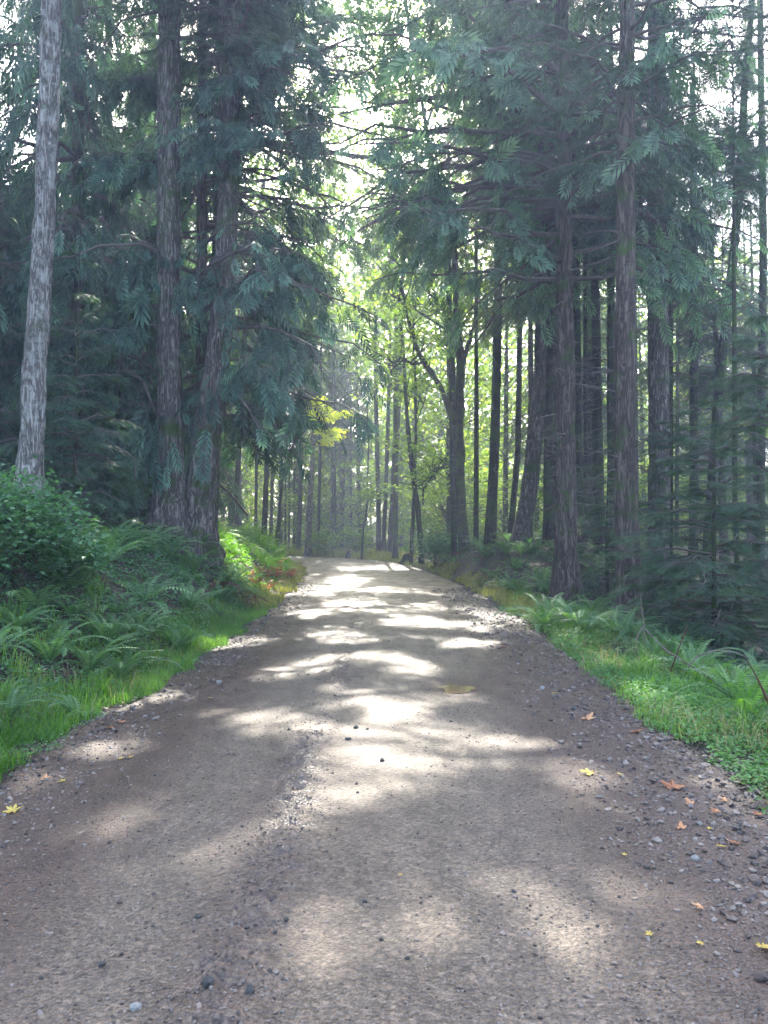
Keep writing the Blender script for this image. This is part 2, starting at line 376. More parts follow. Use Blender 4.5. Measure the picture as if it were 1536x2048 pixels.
# ------------------------------------------------------------------ stones
def ico(sub):
    import bmesh
    bm = bmesh.new(); bmesh.ops.create_icosphere(bm, subdivisions=sub, radius=1)
    V = np.array([v.co for v in bm.verts]); F = np.array([[v.index for v in f.verts] for f in bm.faces]); bm.free(); return V, F
ICO1 = ico(1); ICO2 = ico(2)
def rock_T(seed, base=ICO1):
    r = rng(seed); V, F = base
    V = V * (1 + .22 * r.normal(size=(len(V), 1)).clip(-1.2, 1.2)) * np.array([1, .75, .5])
    return V, F
def rand_rot(n, r, flat=.35):
    a = r.uniform(0, 2 * PI, n); Z = unit(np.stack([r.normal(0, flat, n), r.normal(0, flat, n), np.ones(n)], -1))
    X = unit(np.cross(np.stack([-np.sin(a), np.cos(a), 0 * a], -1), Z)); return X, np.cross(Z, X), Z
r = rng(77); mb = MB()
def scatter_gravel(n, smin, smax, side, y0, y1, z0, z1, k=2.0):
    y = y0 * (y1 / y0) ** r.uniform(0, 1, n); s = side * (smin + (smax - smin) * r.beta(2.0, 1.3, n))
    x = road_c(y) + s * np.sqrt(1 + np.interp(y, _ty, _ts) ** 2)
    size = z0 + (z1 - z0) * r.beta(1, 5, n) * 1.6
    size *= 1 + .04 * np.maximum(y - 6, 0)
    z = np.maximum(road_h(x, y), ground_z(x, y)) + size * .15
    for q in range(4):
        m_ = np.arange(n) % 4 == q
        A, B, C_ = rand_rot(m_.sum(), r); sc = size[m_][:, None] * 1.0
        mb.inst(rock_T(100 + q), np.stack([x, y, z], -1)[m_], A * sc, B * sc, C_ * sc, 0, r.uniform(.1, 1.0, m_.sum()) ** 1.2)
scatter_gravel(7000, 1.3, 2.75, 1, 2.2, 22, .005, .030)
scatter_gravel(4500, 1.6, 2.7, -1, 2.8, 24, .005, .026)
scatter_gravel(9000, 0, 1.9, 1, 2.2, 20, .003, .012)
scatter_gravel(8000, 0, 2.0, -1, 2.2, 20, .003, .012)
# loose stones along the lumpy line
n = 2800; y = 2.4 * (14 / 2.4) ** r.uniform(0, 1, n); x = -.52 + .10 * vnoise(y * .5, y * 0, 3) + .0025 * (y - 4) + r.normal(0, .13, n)
size = .003 + .008 * r.uniform(0, 1, n) ** 2; A, B, C_ = rand_rot(n, r)
mb.inst(rock_T(9), np.stack([x, y, road_h(x, y) + size * .2], -1), A * size[:, None], B * size[:, None], C_ * size[:, None], 0, r.uniform(.15, .85, n))
tag(link('gravel', mb.mesh('gravel', M['gravel'])), 'loose grey and brown gravel on the dirt road', kind='stuff')

stone_me = []
for q in range(4):
    mb = MB(); V, F = rock_T(500 + q, ICO1); mb.add(V * [1, 1, 1.35], F); stone_me.append(mb.mesh('stone', M['stone_dark']))
def stone(px, py, w, label, group=None, mat=None, k=0):
    d = CAM_H * FPX / max(py - 1060, 1)
    p = at(px, py, d); rr_ = w * .62 / FPX * d
    me = stone_me[int(px) % 4]
    if mat: me = me.copy(); me.materials[0] = mat
    o = link('stone', me, None, (p[0], p[1], float(road_h(p[0], p[1])) + rr_ * .2), px * 1.7, rr_)
    return tag(o, label, 'stone', group)
stone(764, 1529, 13, 'dark angular stone on the sunlit patch just below the bright centre strip')
stone(712, 1464, 12, 'dark stone beside a smaller one at the left end of the bright patches')
stone(697, 1487, 12, 'dark stone just below the left end of the bright patches')
stone(578, 1468, 9, 'small dark stone alone left of the bright sunlit patches')
stone(414, 1989, 30, 'grey wedge stone near the bottom edge, left of another dark stone')
stone(500, 1994, 24, 'dark wedge stone near the bottom edge, right of the grey one')
stone(270, 2022, 26, 'pale grey stone at the bottom edge of the road', mat=M['stone_pale'])
stone(397, 1842, 14, 'dark stone at the left of the lumpy gravel line')
stone(572, 1857, 14, 'greenish dark stone lying on the lower middle of the road')
stone(545, 1818, 9, 'small dark stone just above the greenish one')
stone(730, 1812, 12, 'small dark stone alone on the lower middle of the road')
stone(550, 1880, 12, 'brown black stone just below the greenish one')
stone(1390, 1722, 20, 'rounded pale grey stone in the right gravel margin', mat=M['stone_pale'])
stone(1400, 1650, 14, 'whitish pebble in the right gravel margin near orange leaves', mat=M['stone_pale'])
stone(437, 1369, 12, 'white stone on the dark left edge of the road', mat=M['stone_pale'])
stone(1084, 1381, 12, 'white pebble right of the puddle', mat=M['stone_pale'])
stone(219, 1688, 9, 'lone dark stone on the left wheel track')
stone(1148, 1423, 13, 'dark stone beside the orange maple leaf right of the road')
stone(1293, 1738, 13, 'dark stone under the trees shade at the right of the road')
stone(310, 1555, 9, 'dark stone on the upper left side of the road')
r = rng(5)
for i in range(60):
    y = 2.9 * (22 / 2.9) ** r.uniform(); s = r.uniform(-1.9, 1.9)
    x = float(road_c(y)) + s; sz = r.uniform(.008, .017) * (1 + .03 * y)
    o = link('stone', stone_me[i % 4], None, (x, y, float(road_h(x, y)) + sz * .15), r.uniform(0, 6), sz)
    tag(o, 'small dark pebble scattered loose on the gravel road', 'stone', 'small dark stones scattered on the road')

# ------------------------------------------------------------------ fallen leaves
def maple_leaf_mesh(seed, mat):
    r = rng(seed); lobes = [-2.3, -1.15, 0, 1.15, 2.3]; L = np.array([.66, .9, 1.0, .9, .66]) * r.uniform(.75, 1.1, 5)
    V = [[0, 0, 0]]; ang = []
    for i, (a_, l_) in enumerate(zip(lobes, L)):
        for da, ll in ((-.36, .60), (-.2, .80), (0, 1), (.2, .80), (.36, .60)):
            ang.append((a_ + da, l_ * ll))
        if i < 4: ang.append((a_ + .575, r.uniform(.40, .52)))
    for a_, l_ in ang: V.append([l_ * math.cos(a_), l_ * math.sin(a_), .16 * l_ * l_ + .18 * math.sin(a_ * 1.3 + seed) * l_ + r.normal(0, .05)])
    V = np.array(V); n_ = len(V) - 1
    F = [[0, i + 1, i + 2] for i in range(n_ - 1)]
    mb = MB(); mb.add(V, F, 0, r.uniform(.3, .8))
    P = np.array([[[0, 0, 0], [-.35, .02, .03], [-.8, .08, .1]]]); tubes(mb, P, np.array([[.02, .015, .015]]), 4)
    return mb.mesh('fallen_leaf', mat)
lm = {'o': [maple_leaf_mesh(1, M['leaf_orange']), maple_leaf_mesh(2, M['leaf_orange'])], 'y': [maple_leaf_mesh(3, M['leaf_yellow']), maple_leaf_mesh(4, M['leaf_yellow'])]}
def leaf(px, py, w, kind, label, group=None, i=0):
    d = CAM_H * FPX / (py - 1060); p = at(px, py, d); q = w * .62 / FPX * d
    z = max(float(road_h(p[0], p[1])), float(ground_z(p[0], p[1])))
    o = link('fallen_leaf', lm[kind][i % 2], None, (p[0], p[1], z + .012), px * .37, q)
    return tag(o, label, 'leaf', group)
for i, (px, py, w_, k, lb) in enumerate([
    (1345, 1576, 46, 'o', 'large curled orange maple leaf on the right gravel margin'),
    (1174, 1441, 38, 'o', 'orange maple leaf lying flat beside a dark stone'),
    (1270, 1465, 24, 'o', 'reddish orange leaf at the right grass edge near the stones'),
    (1380, 1612, 28, 'o', 'torn orange leaf just below the largest orange leaf'),
    (1432, 1627, 24, 'o', 'small reddish leaf between the gravel and the right grass'),
    (1450, 1605, 22, 'o', 'yellow orange leaf tucked against the right grass'),
    (1515, 1632, 20, 'o', 'orange leaf in the grass at the right picture edge'),
    (1362, 1660, 28, 'o', 'tan orange leaf in the gravel beside whitish pebbles'),
    (1180, 1552, 34, 'y', 'pale yellow leaf in the sunlit gravel right of the centre'),
    (1238, 1553, 14, 'y', 'tiny yellow leaf right of the pale yellow one'),
    (1470, 1690, 28, 'o', 'brown orange leaf on the right margin in the shade'),
    (1420, 1660, 12, 'y', 'bright yellow leaf fragment in the right gravel margin'),
    (1440, 1697, 22, 'y', 'yellow green leaf in the right gravel margin'),
    (1400, 1820, 26, 'o', 'reddish leaf on the shaded lower right of the road'),
    (1402, 1895, 18, 'y', 'bright yellow leaf on the lower right of the road'),
    (1300, 1878, 18, 'y', 'dull yellow leaf on the lower right of the road'),
    (1525, 1897, 44, 'y', 'large yellow orange leaf at the lower right picture edge'),
    (1250, 1716, 12, 'y', 'small tan leaf on the shaded right side of the road'),
    (800, 1763, 11, 'y', 'small yellow leaf in the lower middle of the road'),
    (772, 1420, 10, 'o', 'small brown leaf on the white sunlit patch'),
    (1010, 1297, 20, 'o', 'tan leaf in the gravel beyond the puddle'),
    (1108, 1392, 14, 'y', 'yellow leaf right of the white pebble'),
    (240, 1522, 18, 'y', 'yellow leaf on the left side of the road'),
    (260, 1520, 14, 'y', 'smaller yellow leaf touching the yellow one at the left'),
    (420, 1401, 12, 'y', 'small yellow leaf on the dark left road edge'),
    (28, 1622, 36, 'y', 'pair sized yellow leaf at the left picture edge'),
    (125, 1567, 16, 'y', 'yellow leaf where the left grass meets the road'),
    (218, 1458, 22, 'o', 'orange leaf lying on the left verge grass'),
    (245, 1447, 20, 'o', 'tan leaf on the left verge beside the orange one'),
    (90, 1560, 24, 'o', 'brown leaf at the lower end of the left verge')]):
    leaf(px, py, w_, k, lb, 'fallen leaves on the road and verges', i)

# ------------------------------------------------------------------ foliage templates
def frond_T(n_p=8, wid=.075, ang=.95, droop=.30, plen=.36, ax=True):
    V = []; F = []; tn = []
    def q(a_, b_, wd, t0, t1):
        a_ = np.array(a_, float); b_ = np.array(b_, float); d = b_ - a_; nrm = np.array([-d[1], d[0], 0]); nrm /= max(np.linalg.norm(nrm), 1e-6)
        i0 = len(V); mid_ = a_ + d * .45
        for p_ in (a_, mid_ + nrm * wd, b_, mid_ - nrm * wd): V.append(p_)
        F.append([i0, i0 + 1, i0 + 2, i0 + 3]); tn.extend([t0, (t0 + t1) / 2, t1, (t0 + t1) / 2])
    for i in range(n_p):
        x = .06 + .80 * i / n_p; L = plen * (math.sin(PI * (.18 + .72 * i / n_p)) ** .8)
        for sd in (-1, 1):
            xo = x + (.04 if sd > 0 else 0)
            q([xo, 0, 0], [xo + L * math.cos(ang), sd * L * math.sin(ang), 0], wid, -.18, .26)  # lighter tips: new growth plus a front-lit highlight put into the tint
    q([.75, 0, 0], [1.05, 0, 0], wid, 0, .15)
    if ax: q([0, 0, 0], [.95, 0, 0], .012, -.25, -.1)
    V = np.array(V); V[:, 2] -= droop * V[:, 0] ** 2 + .25 * np.abs(V[:, 1])
    return V, np.array(F), np.array(tn)
FR_CEDAR = frond_T(5, .050, .75, .50, .40)
FR_NEED = frond_T(8, .020, .95, .14, .36)
FR_FAR = frond_T(5, .055, .9, .25, .38, False)
def leaf_T():
    V = np.array([[0, 0, 0], [.45, .38, .08], [1, 0, -.05], [.45, -.38, .08], [.5, 0, -.06]])
    return V, np.array([[0, 1, 4], [1, 2, 4], [2, 3, 4], [3, 0, 4]])
def maple_T():
    V = [[0, 0, 0]]
    for a_, l_ in ((-2.2, .45), (-1.6, .3), (-.95, .85), (-.5, .45), (0, 1), (.5, .45), (.95, .85), (1.6, .3), (2.2, .45)):
        V.append([l_ * math.cos(a_), l_ * math.sin(a_), -.12 * l_])
    V = np.array(V); return V, np.array([[0, i, i + 1] for i in range(1, 9)])
LEAF = leaf_T(); MAPLE = maple_T(); 

def frames(D, r, roll=.35, up=(0, 0, 1)):
    D = unit(D); n_ = len(D); U = np.array(up) + r.normal(0, roll, (n_, 3))
    Yv = unit(np.cross(U, D)); return D, Yv, np.cross(D, Yv)

def conifer_crown(seed, H, L0, nb, prof, ab, T, size, mats, nt=12, ns=4, dens=1.0, droop=.5, sec=.30, wood=True, az0=None, gap=0.0, spread=0.0, clip=None):
    """crown from z=0 to H. prof(u)->length factor; ab=(rise, bend) of each bough."""
    r = rng(seed); mb = MB()
    u_ = np.sort(r.uniform(0, 1, nb) ** 1.15); z0 = u_ * H * .97
    az = np.arange(nb) * 2.399 + r.normal(0, .5, nb)
    if az0 is not None:  # favour an azimuth (open side of a wood edge tree)
        k = r.uniform(size=nb) < spread; az[k] = az0 + r.normal(0, .7, k.sum())
    L = L0 * prof(u_) * r.uniform(.72, 1.18, nb)
    ok = L > .3; z0, az, L, u_ = z0[ok], az[ok], L[ok], u_[ok]; nb = len(L)
    a_ = ab[0] * (1 + .3 * r.normal(size=nb)) + .35 * u_; b_ = ab[1] * (1 + .3 * r.normal(size=nb))
    wob = r.normal(0, .12, (nb, 1))
    def bough(t):  # t (nb,k)
        th = az[:, None] + wob * t * t
        rad = L[:, None] * (t - .08 * t * t)
        z = z0[:, None] + L[:, None] * (a_[:, None] * t + b_[:, None] * t * t)
        return np.stack([rad * np.cos(th), rad * np.sin(th), z], -1)
    tt = np.linspace(0, 1, 7)[None, :].repeat(nb, 0); P = bough(tt)
    P[:, 1:6] += r.normal(0, .02, (nb, 5, 3)) * L[:, None, None]
    R0 = .011 * L[:, None] + .006
    if wood: tubes(mb, P, R0 * (1 - .85 * tt) + .003, 5, 1)
    # secondary twigs
    nts = nt; t = (.16 + .84 * (np.arange(nts) + .5) / nts)[None, :].repeat(nb, 0) + r.normal(0, .02, (nb, nts)); t = t.clip(.08, 1)
    Q = bough(t); Q2 = bough((t + .02)); D = unit(Q2 - Q)
    side = np.cross(D, [0, 0, 1.]); side = unit(side)
    l2 = L[:, None] * sec * (np.sin(PI * (t * .78 + .16)) ** .7) * r.uniform(.6, 1.25, (nb, nts))
    for sg in (-1, 1):
        d2 = unit(side * sg * 1.0 + D * .75 + r.normal(0, .13, D.shape)); d2[..., 2] -= .12
        keep = r.uniform(size=(nb, nts)) < dens
        if clip is not None: pass
        q0 = Q[keep]; dd = unit(d2[keep]); ll = l2[keep]
        fi = (np.arange(ns) + .6) / ns
        pts = q0[:, None, :] + dd[:, None, :] * (ll[:, None] * fi[None, :])[..., None]
        pts[..., 2] -= droop * ll[:, None] * fi[None, :] ** 2
        if wood:
            k3 = np.linspace(0, 1, 3)
            pw = q0[:, None, :] + dd[:, None, :] * (ll[:, None] * k3)[..., None]; pw[..., 2] -= droop * ll[:, None] * k3 ** 2
            tubes(mb, pw, np.full(pw.shape[:2], .006) * (1.2 - k3), 3, 1)
        P1 = pts.reshape(-1, 3); n_ = len(P1)
        base = np.repeat(dd, ns, 0); alt = np.where(np.arange(n_) % 2 == 0, 1, -1)[:, None]
        lat = unit(np.cross(base, [0, 0, 1.]))
        fd = base + lat * alt * r.uniform(.2, .8, (n_, 1)) + r.normal(0, .15, (n_, 3)); fd[:, 2] -= droop * r.uniform(.3, 1.3, n_)
        sz = size * r.uniform(.5, 1.35, n_) * np.repeat(np.clip(ll / (L0 * sec * .6), .55, 1.1), ns)
        A, B, C_ = frames(fd, r, .5)
        tn = .42 + r.normal(0, .13, n_) + .18 * (np.tile(fi, len(q0)) - .5)
        if gap > 0:
            kk = vnoise(P1[:, 0] * 1.2 + seed + P1[:, 1] * .5, P1[:, 2] * 1.2 + P1[:, 1] * .9, seed) > -1 + 2 * gap
        else: kk = np.ones(n_, bool)
        if clip is not None: kk &= clip(P1) & clip(P1 + A * sz[:, None] * .5) & clip(P1 + A * sz[:, None])
        mb.inst(T, P1[kk], (A * sz[:, None])[kk], (B * sz[:, None])[kk], (C_ * sz[:, None])[kk], 0, tn[kk])
    # bough tips
    tip = bough(np.full((nb, 1), .98))[:, 0]; dt = unit(tip - bough(np.full((nb, 1), .9))[:, 0])
    A, B, C_ = frames(dt, r); sz = size * .9
    kk = (clip(tip) & clip(tip + A * sz * .7)) if clip is not None else np.ones(nb, bool)
    mb.inst(T, tip[kk], A[kk] * sz, B[kk] * sz, C_[kk] * sz, 0, np.full(kk.sum(), .7))
    return mb.mesh('crown', mats)

def dead_twigs(mb, r, axis, n, L, z0, z1, rad=.012, droop=-.15, mi=0, sub=6):
    """bare lower branches on a stem; axis(z)->(x,y)"""
    z = np.sort(r.uniform(z0, z1, n)); az = r.uniform(0, 2 * PI, n); l = L * r.uniform(.35, 1.1, n)
    t = np.linspace(0, 1, 6); P = np.zeros((n, 6, 3)); ax = axis(z)
    a_ = r.normal(.1, .2, n); b_ = droop + r.normal(0, .2, n)
    P[..., 0] = ax[:, 0:1] + l[:, None] * t * np.cos(az)[:, None]; P[..., 1] = ax[:, 1:2] + l[:, None] * t * np.sin(az)[:, None]
    P[..., 2] = z[:, None] + l[:, None] * (a_[:, None] * t + b_[:, None] * t * t)
    P[:, 1:] += r.normal(0, .03, (n, 5, 3)) * l[:, None, None]
    tubes(mb, P, rad * (1.1 - t)[None, :] * (l[:, None] / L + .4), 4, mi, .6)
    if sub:
        i = np.repeat(np.arange(n), sub); ti = r.uniform(.25, .98, n * sub)
        k = (ti * 5).astype(int).clip(0, 4); f_ = (ti * 5 - k)[:, None]
        q = P[i, k] * (1 - f_) + P[i, k + 1] * f_; d = unit(P[i, 5] - P[i, 0]); sd = unit(np.cross(d, [0, 0, 1.])) * np.where(r.uniform(size=len(i)) < .5, -1, 1)[:, None]
        dd = unit(d * .7 + sd + r.normal(0, .25, d.shape)); dd[:, 2] -= .25
        l2 = l[i] * r.uniform(.12, .35, len(i)); t3 = np.linspace(0, 1, 3)
        pw = q[:, None] + dd[:, None] * (l2[:, None] * t3)[..., None]; pw[..., 2] -= .15 * l2[:, None] * t3 ** 2
        tubes(mb, pw, np.full(pw.shape[:2], rad * .4) * (1.15 - t3), 3, mi, .6)

P_cedar = lambda u: (1 - u) ** .75 * (.72 + .28 * np.minimum(u * 8, 1)) + .05
P_fir = lambda u: (1 - u) ** .8 * (.6 + .4 * np.minimum(u * 5, 1)) + .06
CR = {}
def crown(kind):
    if kind in CR: return CR[kind]
    C_ = [M['cedar'], M['twig']]; H_ = [M['hemlock'], M['twig']]; PF = [M['pale_fir'], M['twig']]
    k, i = kind.split('_'); i = int(i)
    if k == 'cedar': me = conifer_crown(10 + i, 14, 3.6, 75, P_cedar, (-.15, -.18), FR_CEDAR, .46, C_, 13, 4, .62, .6, gap=.3)
    elif k == 'fir': me = conifer_crown(30 + i, 14, 3.0, 70, P_fir, (.05, -.15), FR_NEED, .34, H_, 12, 5, .66, .4, gap=.3)
    elif k == 'hem': me = conifer_crown(40 + i, 6, 2.1, 55, P_fir, (.12, -.30), FR_NEED, .28, H_, 11, 4, .85, .15, .34, gap=.15)
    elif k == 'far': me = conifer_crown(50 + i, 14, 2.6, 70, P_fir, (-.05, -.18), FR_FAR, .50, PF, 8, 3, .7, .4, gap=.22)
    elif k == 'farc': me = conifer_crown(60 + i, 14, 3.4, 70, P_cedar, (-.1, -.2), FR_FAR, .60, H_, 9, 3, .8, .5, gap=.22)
    CR[kind] = me; return me

# ------------------------------------------------------------------ trees
def trunk_mesh(P, R, mat, seed=0, seg=18, flare=.5, rough=.05, twigs=None, burl=0):
    """P (k,3) local centre line from below ground to the top, R (k,)"""
    r = rng(seed); P = np.asarray(P, float); R = np.asarray(R, float)
    L = np.concatenate([[0], np.cumsum(np.linalg.norm(np.diff(P, axis=0), axis=1))])
    nr = int(min(max(L[-1] / .28, 12), 90)) if seg < 20 else 190; q = np.linspace(0, 1, nr) ** 1.2 * L[-1]
    C_ = np.stack([np.interp(q, L, P[:, i]) for i in range(3)], -1)
    if nr > 20:
        kk = np.array([.25, .5, .25])
        for _ in range(3):
            C_[1:-1] = C_[:-2] * .25 + C_[1:-1] * .5 + C_[2:] * .25
    RR = np.interp(q, L, R)
    th = np.arange(seg) * 2 * PI / seg; ph = r.uniform(0, 6, 4)
    zz = C_[:, 2]
    lob = 1 + (flare * np.exp(-np.maximum(zz, 0) / .45))[:, None] * (.75 + .45 * np.cos(4 * th + ph[0]) + .3 * np.cos(7 * th + ph[1]))[None, :]
    rgh = 1 + rough * vnoise(th[None, :] * 2.2 + 7 * seed, zz[:, None] * 1.8, seed) + rough * .8 * vnoise(th[None, :] * 5 + seed, zz[:, None] * 5, seed + 3)
    if seg >= 20:   # deep furrows and plates on the near trunks
        fu = np.abs(vnoise(th[None, :] * 3.4 + 3 + .5 * vnoise(zz[:, None] * 2.5, 0 * zz[:, None], seed), zz[:, None] * 2.6, seed + 7))
        rgh = rgh + .11 * np.clip(fu * 3, 0, 1) - .08 + .03 * vnoise(th[None, :] * 9, zz[:, None] * 11, seed + 9)
    rad_ = RR[:, None] * lob * rgh
    V = C_[:, None, :] + rad_[..., None] * np.stack([np.cos(th), np.sin(th), 0 * th], -1)[None]
    F = []; i = np.arange(nr - 1)[:, None] * seg; j = np.arange(seg)[None, :]
    F = np.stack([i + j, i + (j + 1) % seg, i + seg + (j + 1) % seg, i + seg + j], -1).reshape(-1, 4)
    mb = MB(); mb.add(V.reshape(-1, 3), F)
    ax = lambda z: np.stack([np.interp(z, C_[:, 2], C_[:, 0]), np.interp(z, C_[:, 2], C_[:, 1])], -1)
    if twigs: dead_twigs(mb, r, ax, mi=1, **twigs)
    return mb.mesh('trunk', [mat, M['twig']], True), ax

def px_tree(name, d, pts, label, cat='tree', bark='dark_bark', H=24, crown_kind=None, crown_z=9, cscale=1.0, group=None, twigs=None,
            flare=.35, seed=None, rough=.05, crz=None, cme=None, basez=None, wmul=1.0, own=None):
    """pts: (px, py, width px) from the top of what shows to the base."""
    pts = sorted(pts, key=lambda q: -q[1]); W = np.array([at(q[0], q[1], d) for q in pts]); Rr = np.array([q[2] * wmul / 2 / FPX * d for q in pts])
    x0, z0 = W[0, 0], W[0, 2]
    if len(W) > 1 and W[1, 2] - W[0, 2] > .1: sl0 = (W[1, 0] - W[0, 0]) / (W[1, 2] - W[0, 2])
    else: sl0 = 0
    gz_ = float(ground_z(x0, d)); zb = min(gz_, z0) - .25
    xb = x0 + sl0 * (zb - z0)
    base = np.array([xb, d, gz_])
    P = [[xb, d, zb]] + W.tolist(); R = [Rr[0] * 1.03] + Rr.tolist()
    slt = (W[-1, 0] - W[-2, 0]) / (W[-1, 2] - W[-2, 2]) if len(W) > 1 else 0
    zt = W[-1, 2]
    if H > zt:
        for k in (.35, .7, 1):
            z = zt + (H - zt) * k; P.append([W[-1, 0] + slt * .7 * (z - zt), d, z]); R.append(Rr[-1] * (1 - .93 * k ** 1.1))
    P = np.array(P) - base
    seed = seed if seed is not None else int(abs(pts[0][0]) * 7 + d)
    me, ax = trunk_mesh(P, R, M[bark], seed, 44 if d < 20 else 10, flare, rough, twigs)
    root = link(name, None, None, base); tag(root, label, cat, group)
    link('trunk', me, root)
    if own:
        k_ = dict(cedar=(P_cedar, (-.12, -.2), FR_CEDAR, .38, [M['cedar'], M['twig']], .6), fir=(P_fir, (.05, -.2), FR_NEED, .34, [M['hemlock'], M['twig']], .4))[own]
        a_ = ax(np.array([crown_z - base[2]]))[0]
        cme = conifer_crown(seed + 77, H + .8 - crown_z, 3.1 * cscale, 70, k_[0], k_[1], k_[2], k_[3], k_[4], 12, 5, .7, k_[5], gap=.28, clip=sun_clip(base + np.array([a_[0], a_[1], crown_z - base[2]])))
    if crown_kind or cme:
        a_ = ax(np.array([crown_z - base[2]]))[0]
        hh = (H + .8 - crown_z) / (14. if not (crown_kind or '').startswith('hem') else 6.)
        c_ = link('crown', cme or crown(crown_kind), root, (a_[0], a_[1], crown_z - base[2]), crz if crz is not None else seed * 1.3,
                  (cscale, cscale, hh) if cme is None else 1)
    return root

# gaps in the canopy: places on the road the sun reaches, each a small opening through the boughs above
SUNNY = [(700, 1590, .42), (835, 1535, .34), (770, 1505, .42), (690, 1490, .34), (930, 1490, .40), (800, 1425, .44), (710, 1400, .40), (930, 1400, .22),
         (1050, 1500, .22), (1170, 1570, .30), (1010, 1235, .8), (960, 1255, .6), (820, 1245, .6), (760, 1320, .4), (830, 1345, .45), (640, 1330, .4),
         (560, 1690, .10), (540, 1450, .25), (230, 1650, .22), (1060, 1800, .12), (1300, 1800, .10), (850, 1830, .10), (640, 1900, .12), (420, 1760, .12), (1150, 1900, .10), (180, 1800, .12),
         (700, 1160, 1.3), (800, 1185, 1.1), (740, 1135, 1.8), (680, 1128, 2.0), (700, 1210, .6), (860, 1215, .6), (620, 1230, .5), (940, 1290, .5), (680, 1280, .5), (200, 1500, .3), (80, 1560, .25),
         (1400, 1480, .4), (1150, 1290, .4), (1300, 1400, .35), (560, 1350, .4), (450, 1420, .3), (640, 1180, .8), (880, 1190, .7)]
SUNNY += [(1090, 1255, .6), (1180, 1275, .7), (1260, 1330, .5), (1450, 1500, .5), (1500, 1600, .3), (130, 1430, .5), (300, 1390, .5), (450, 1290, .6), (60, 1330, .5), (540, 1190, 1.2), (230, 1330, .5)]
G0 = np.array([at(a, b_, CAM_H * FPX / (b_ - 1060)) for a, b_, _ in SUNNY]); GR = np.array([q[2] for q in SUNNY])
_gx = [(-4.6, 23, 1.4, 1.2), (-4.9, 26, 1.5, 1.6), (-4.4, 29, 1.2, 1.5), (-4.0, 32, .8, 1.5), (-5.2, 12, 1.0, .6), (-4.3, 9.5, .7, .5), (4.2, 12.5, 0, .6), (4.6, 26, 1.2, 1.0), (3.6, 24, .8, .8), (-5.6, 9.8, 1.8, .6), (-3.4, 40, 8, 1.2), (-4.0, 40, 7.6, 1.0)]
G0 = np.vstack([G0, [g_[:3] for g_ in _gx]]); GR = np.concatenate([GR, [g_[3] for g_ in _gx]])
def sun_clip(off):
    def f(P):
        W = P + off; k = np.ones(len(W), bool)
        for g, rr_ in zip(G0, GR):
            dlt = W - g; al = dlt @ S
            pp_ = dlt - al[:, None] * S; an_ = np.arctan2(pp_[:, 2], pp_[:, 0] + 1e-9)
            k &= np.linalg.norm(pp_, axis=1) > rr_ * (.72 + .34 * np.sin(2 * an_ + g[0] * 5 + al * .25) + .26 * np.sin(5 * an_ + g[1] * 3 + al * .6)) + .10
        return k
    return f

CM = [M['cedar'], M['twig']]; CL = [M['cedar_glare'], M['twig']]; HM = [M['hemlock'], M['twig']]; HL = [M['hemlock_glare'], M['twig']]
TW = lambda n, L, z0, z1, **k: dict(n=n, L=L, z0=z0, z1=z1, **k)

# --- near trunks, left
px_tree('fir_tree', 13.5, [(103, 0, 38), (98, 200, 40), (90, 400, 38), (79, 600, 43), (67, 760, 45), (66, 860, 46), (61, 935, 50), (58, 1000, 56)],
        'slender pale grey barked fir leaning slightly right behind the leafy bush', bark='grey_bark', H=24, crown_kind='fir_1', crown_z=13.5, own='fir', rough=.09,
        twigs=TW(40, .35, 1, 12, rad=.007, sub=2))
px_tree('fir_tree', 17, [(339, 0, 43), (337, 350, 43), (338, 700, 43), (341, 870, 52), (338, 1000, 64), (330, 1060, 82), (318, 1110, 112)],
        'thick straight rough barked fir with mossy flared foot, left of the twin pair', bark='fir_bark', H=27, crown_kind='fir_0', crown_z=12.5, own='fir', rough=.06, flare=.5,
        twigs=TW(25, .5, 4, 13, rad=.01, sub=2))
px_tree('fir_tree', 17.3, [(459, 0, 43), (459, 350, 39), (448, 600, 44), (430, 760, 52), (409, 900, 60), (395, 1050, 68), (384, 1110, 84)],
        'thick curved rough barked fir, right of the twin pair beside the road', bark='fir_bark', H=27, crown_kind='fir_2', crown_z=11.5, own='fir', rough=.06, flare=.4,
        twigs=TW(25, .5, 5, 13, rad=.01, sub=2))
# --- cedars whose boughs overhang the road, made with the sun gaps
def special(name, d, pts, label, bark, H, cz, L0, nb, ab, T, size, mats, az0, spread, prof=P_cedar, group=None, twigs=None, seed=3, droop=.6, nt=14, ns=5, dens=.7, gap=.27, flare=.3, sec=.30, cat='tree', rough=.05):
    b0 = at(pts[-1][0], pts[-1][1], d)
    gx0 = at(pts[0][0], pts[0][1], d)[0]
    me = conifer_crown(seed, H - cz, L0, nb, prof, ab, T, size, mats, nt, ns, dens, droop, sec, True, az0, gap, spread, sun_clip(np.array([gx0, d, cz])))
    root = px_tree(name, d, pts, label, cat, bark, H, None, cz, 1, group, twigs, flare, seed, rough)
    c_ = link('crown', me, root, (gx0 - root.location[0], 0, cz - root.location[2]))
    return root
special('cedar_tree', 18.6, [(404, 400, 20), (404, 1100, 26)], 'dark cedar behind the twin firs whose drooping boughs hang over the road', 'cedar_bark', 22, 4.6, 4.9, 105, (.02, -.26),
        FR_CEDAR, .52, CM, -.1, .38, seed=5)
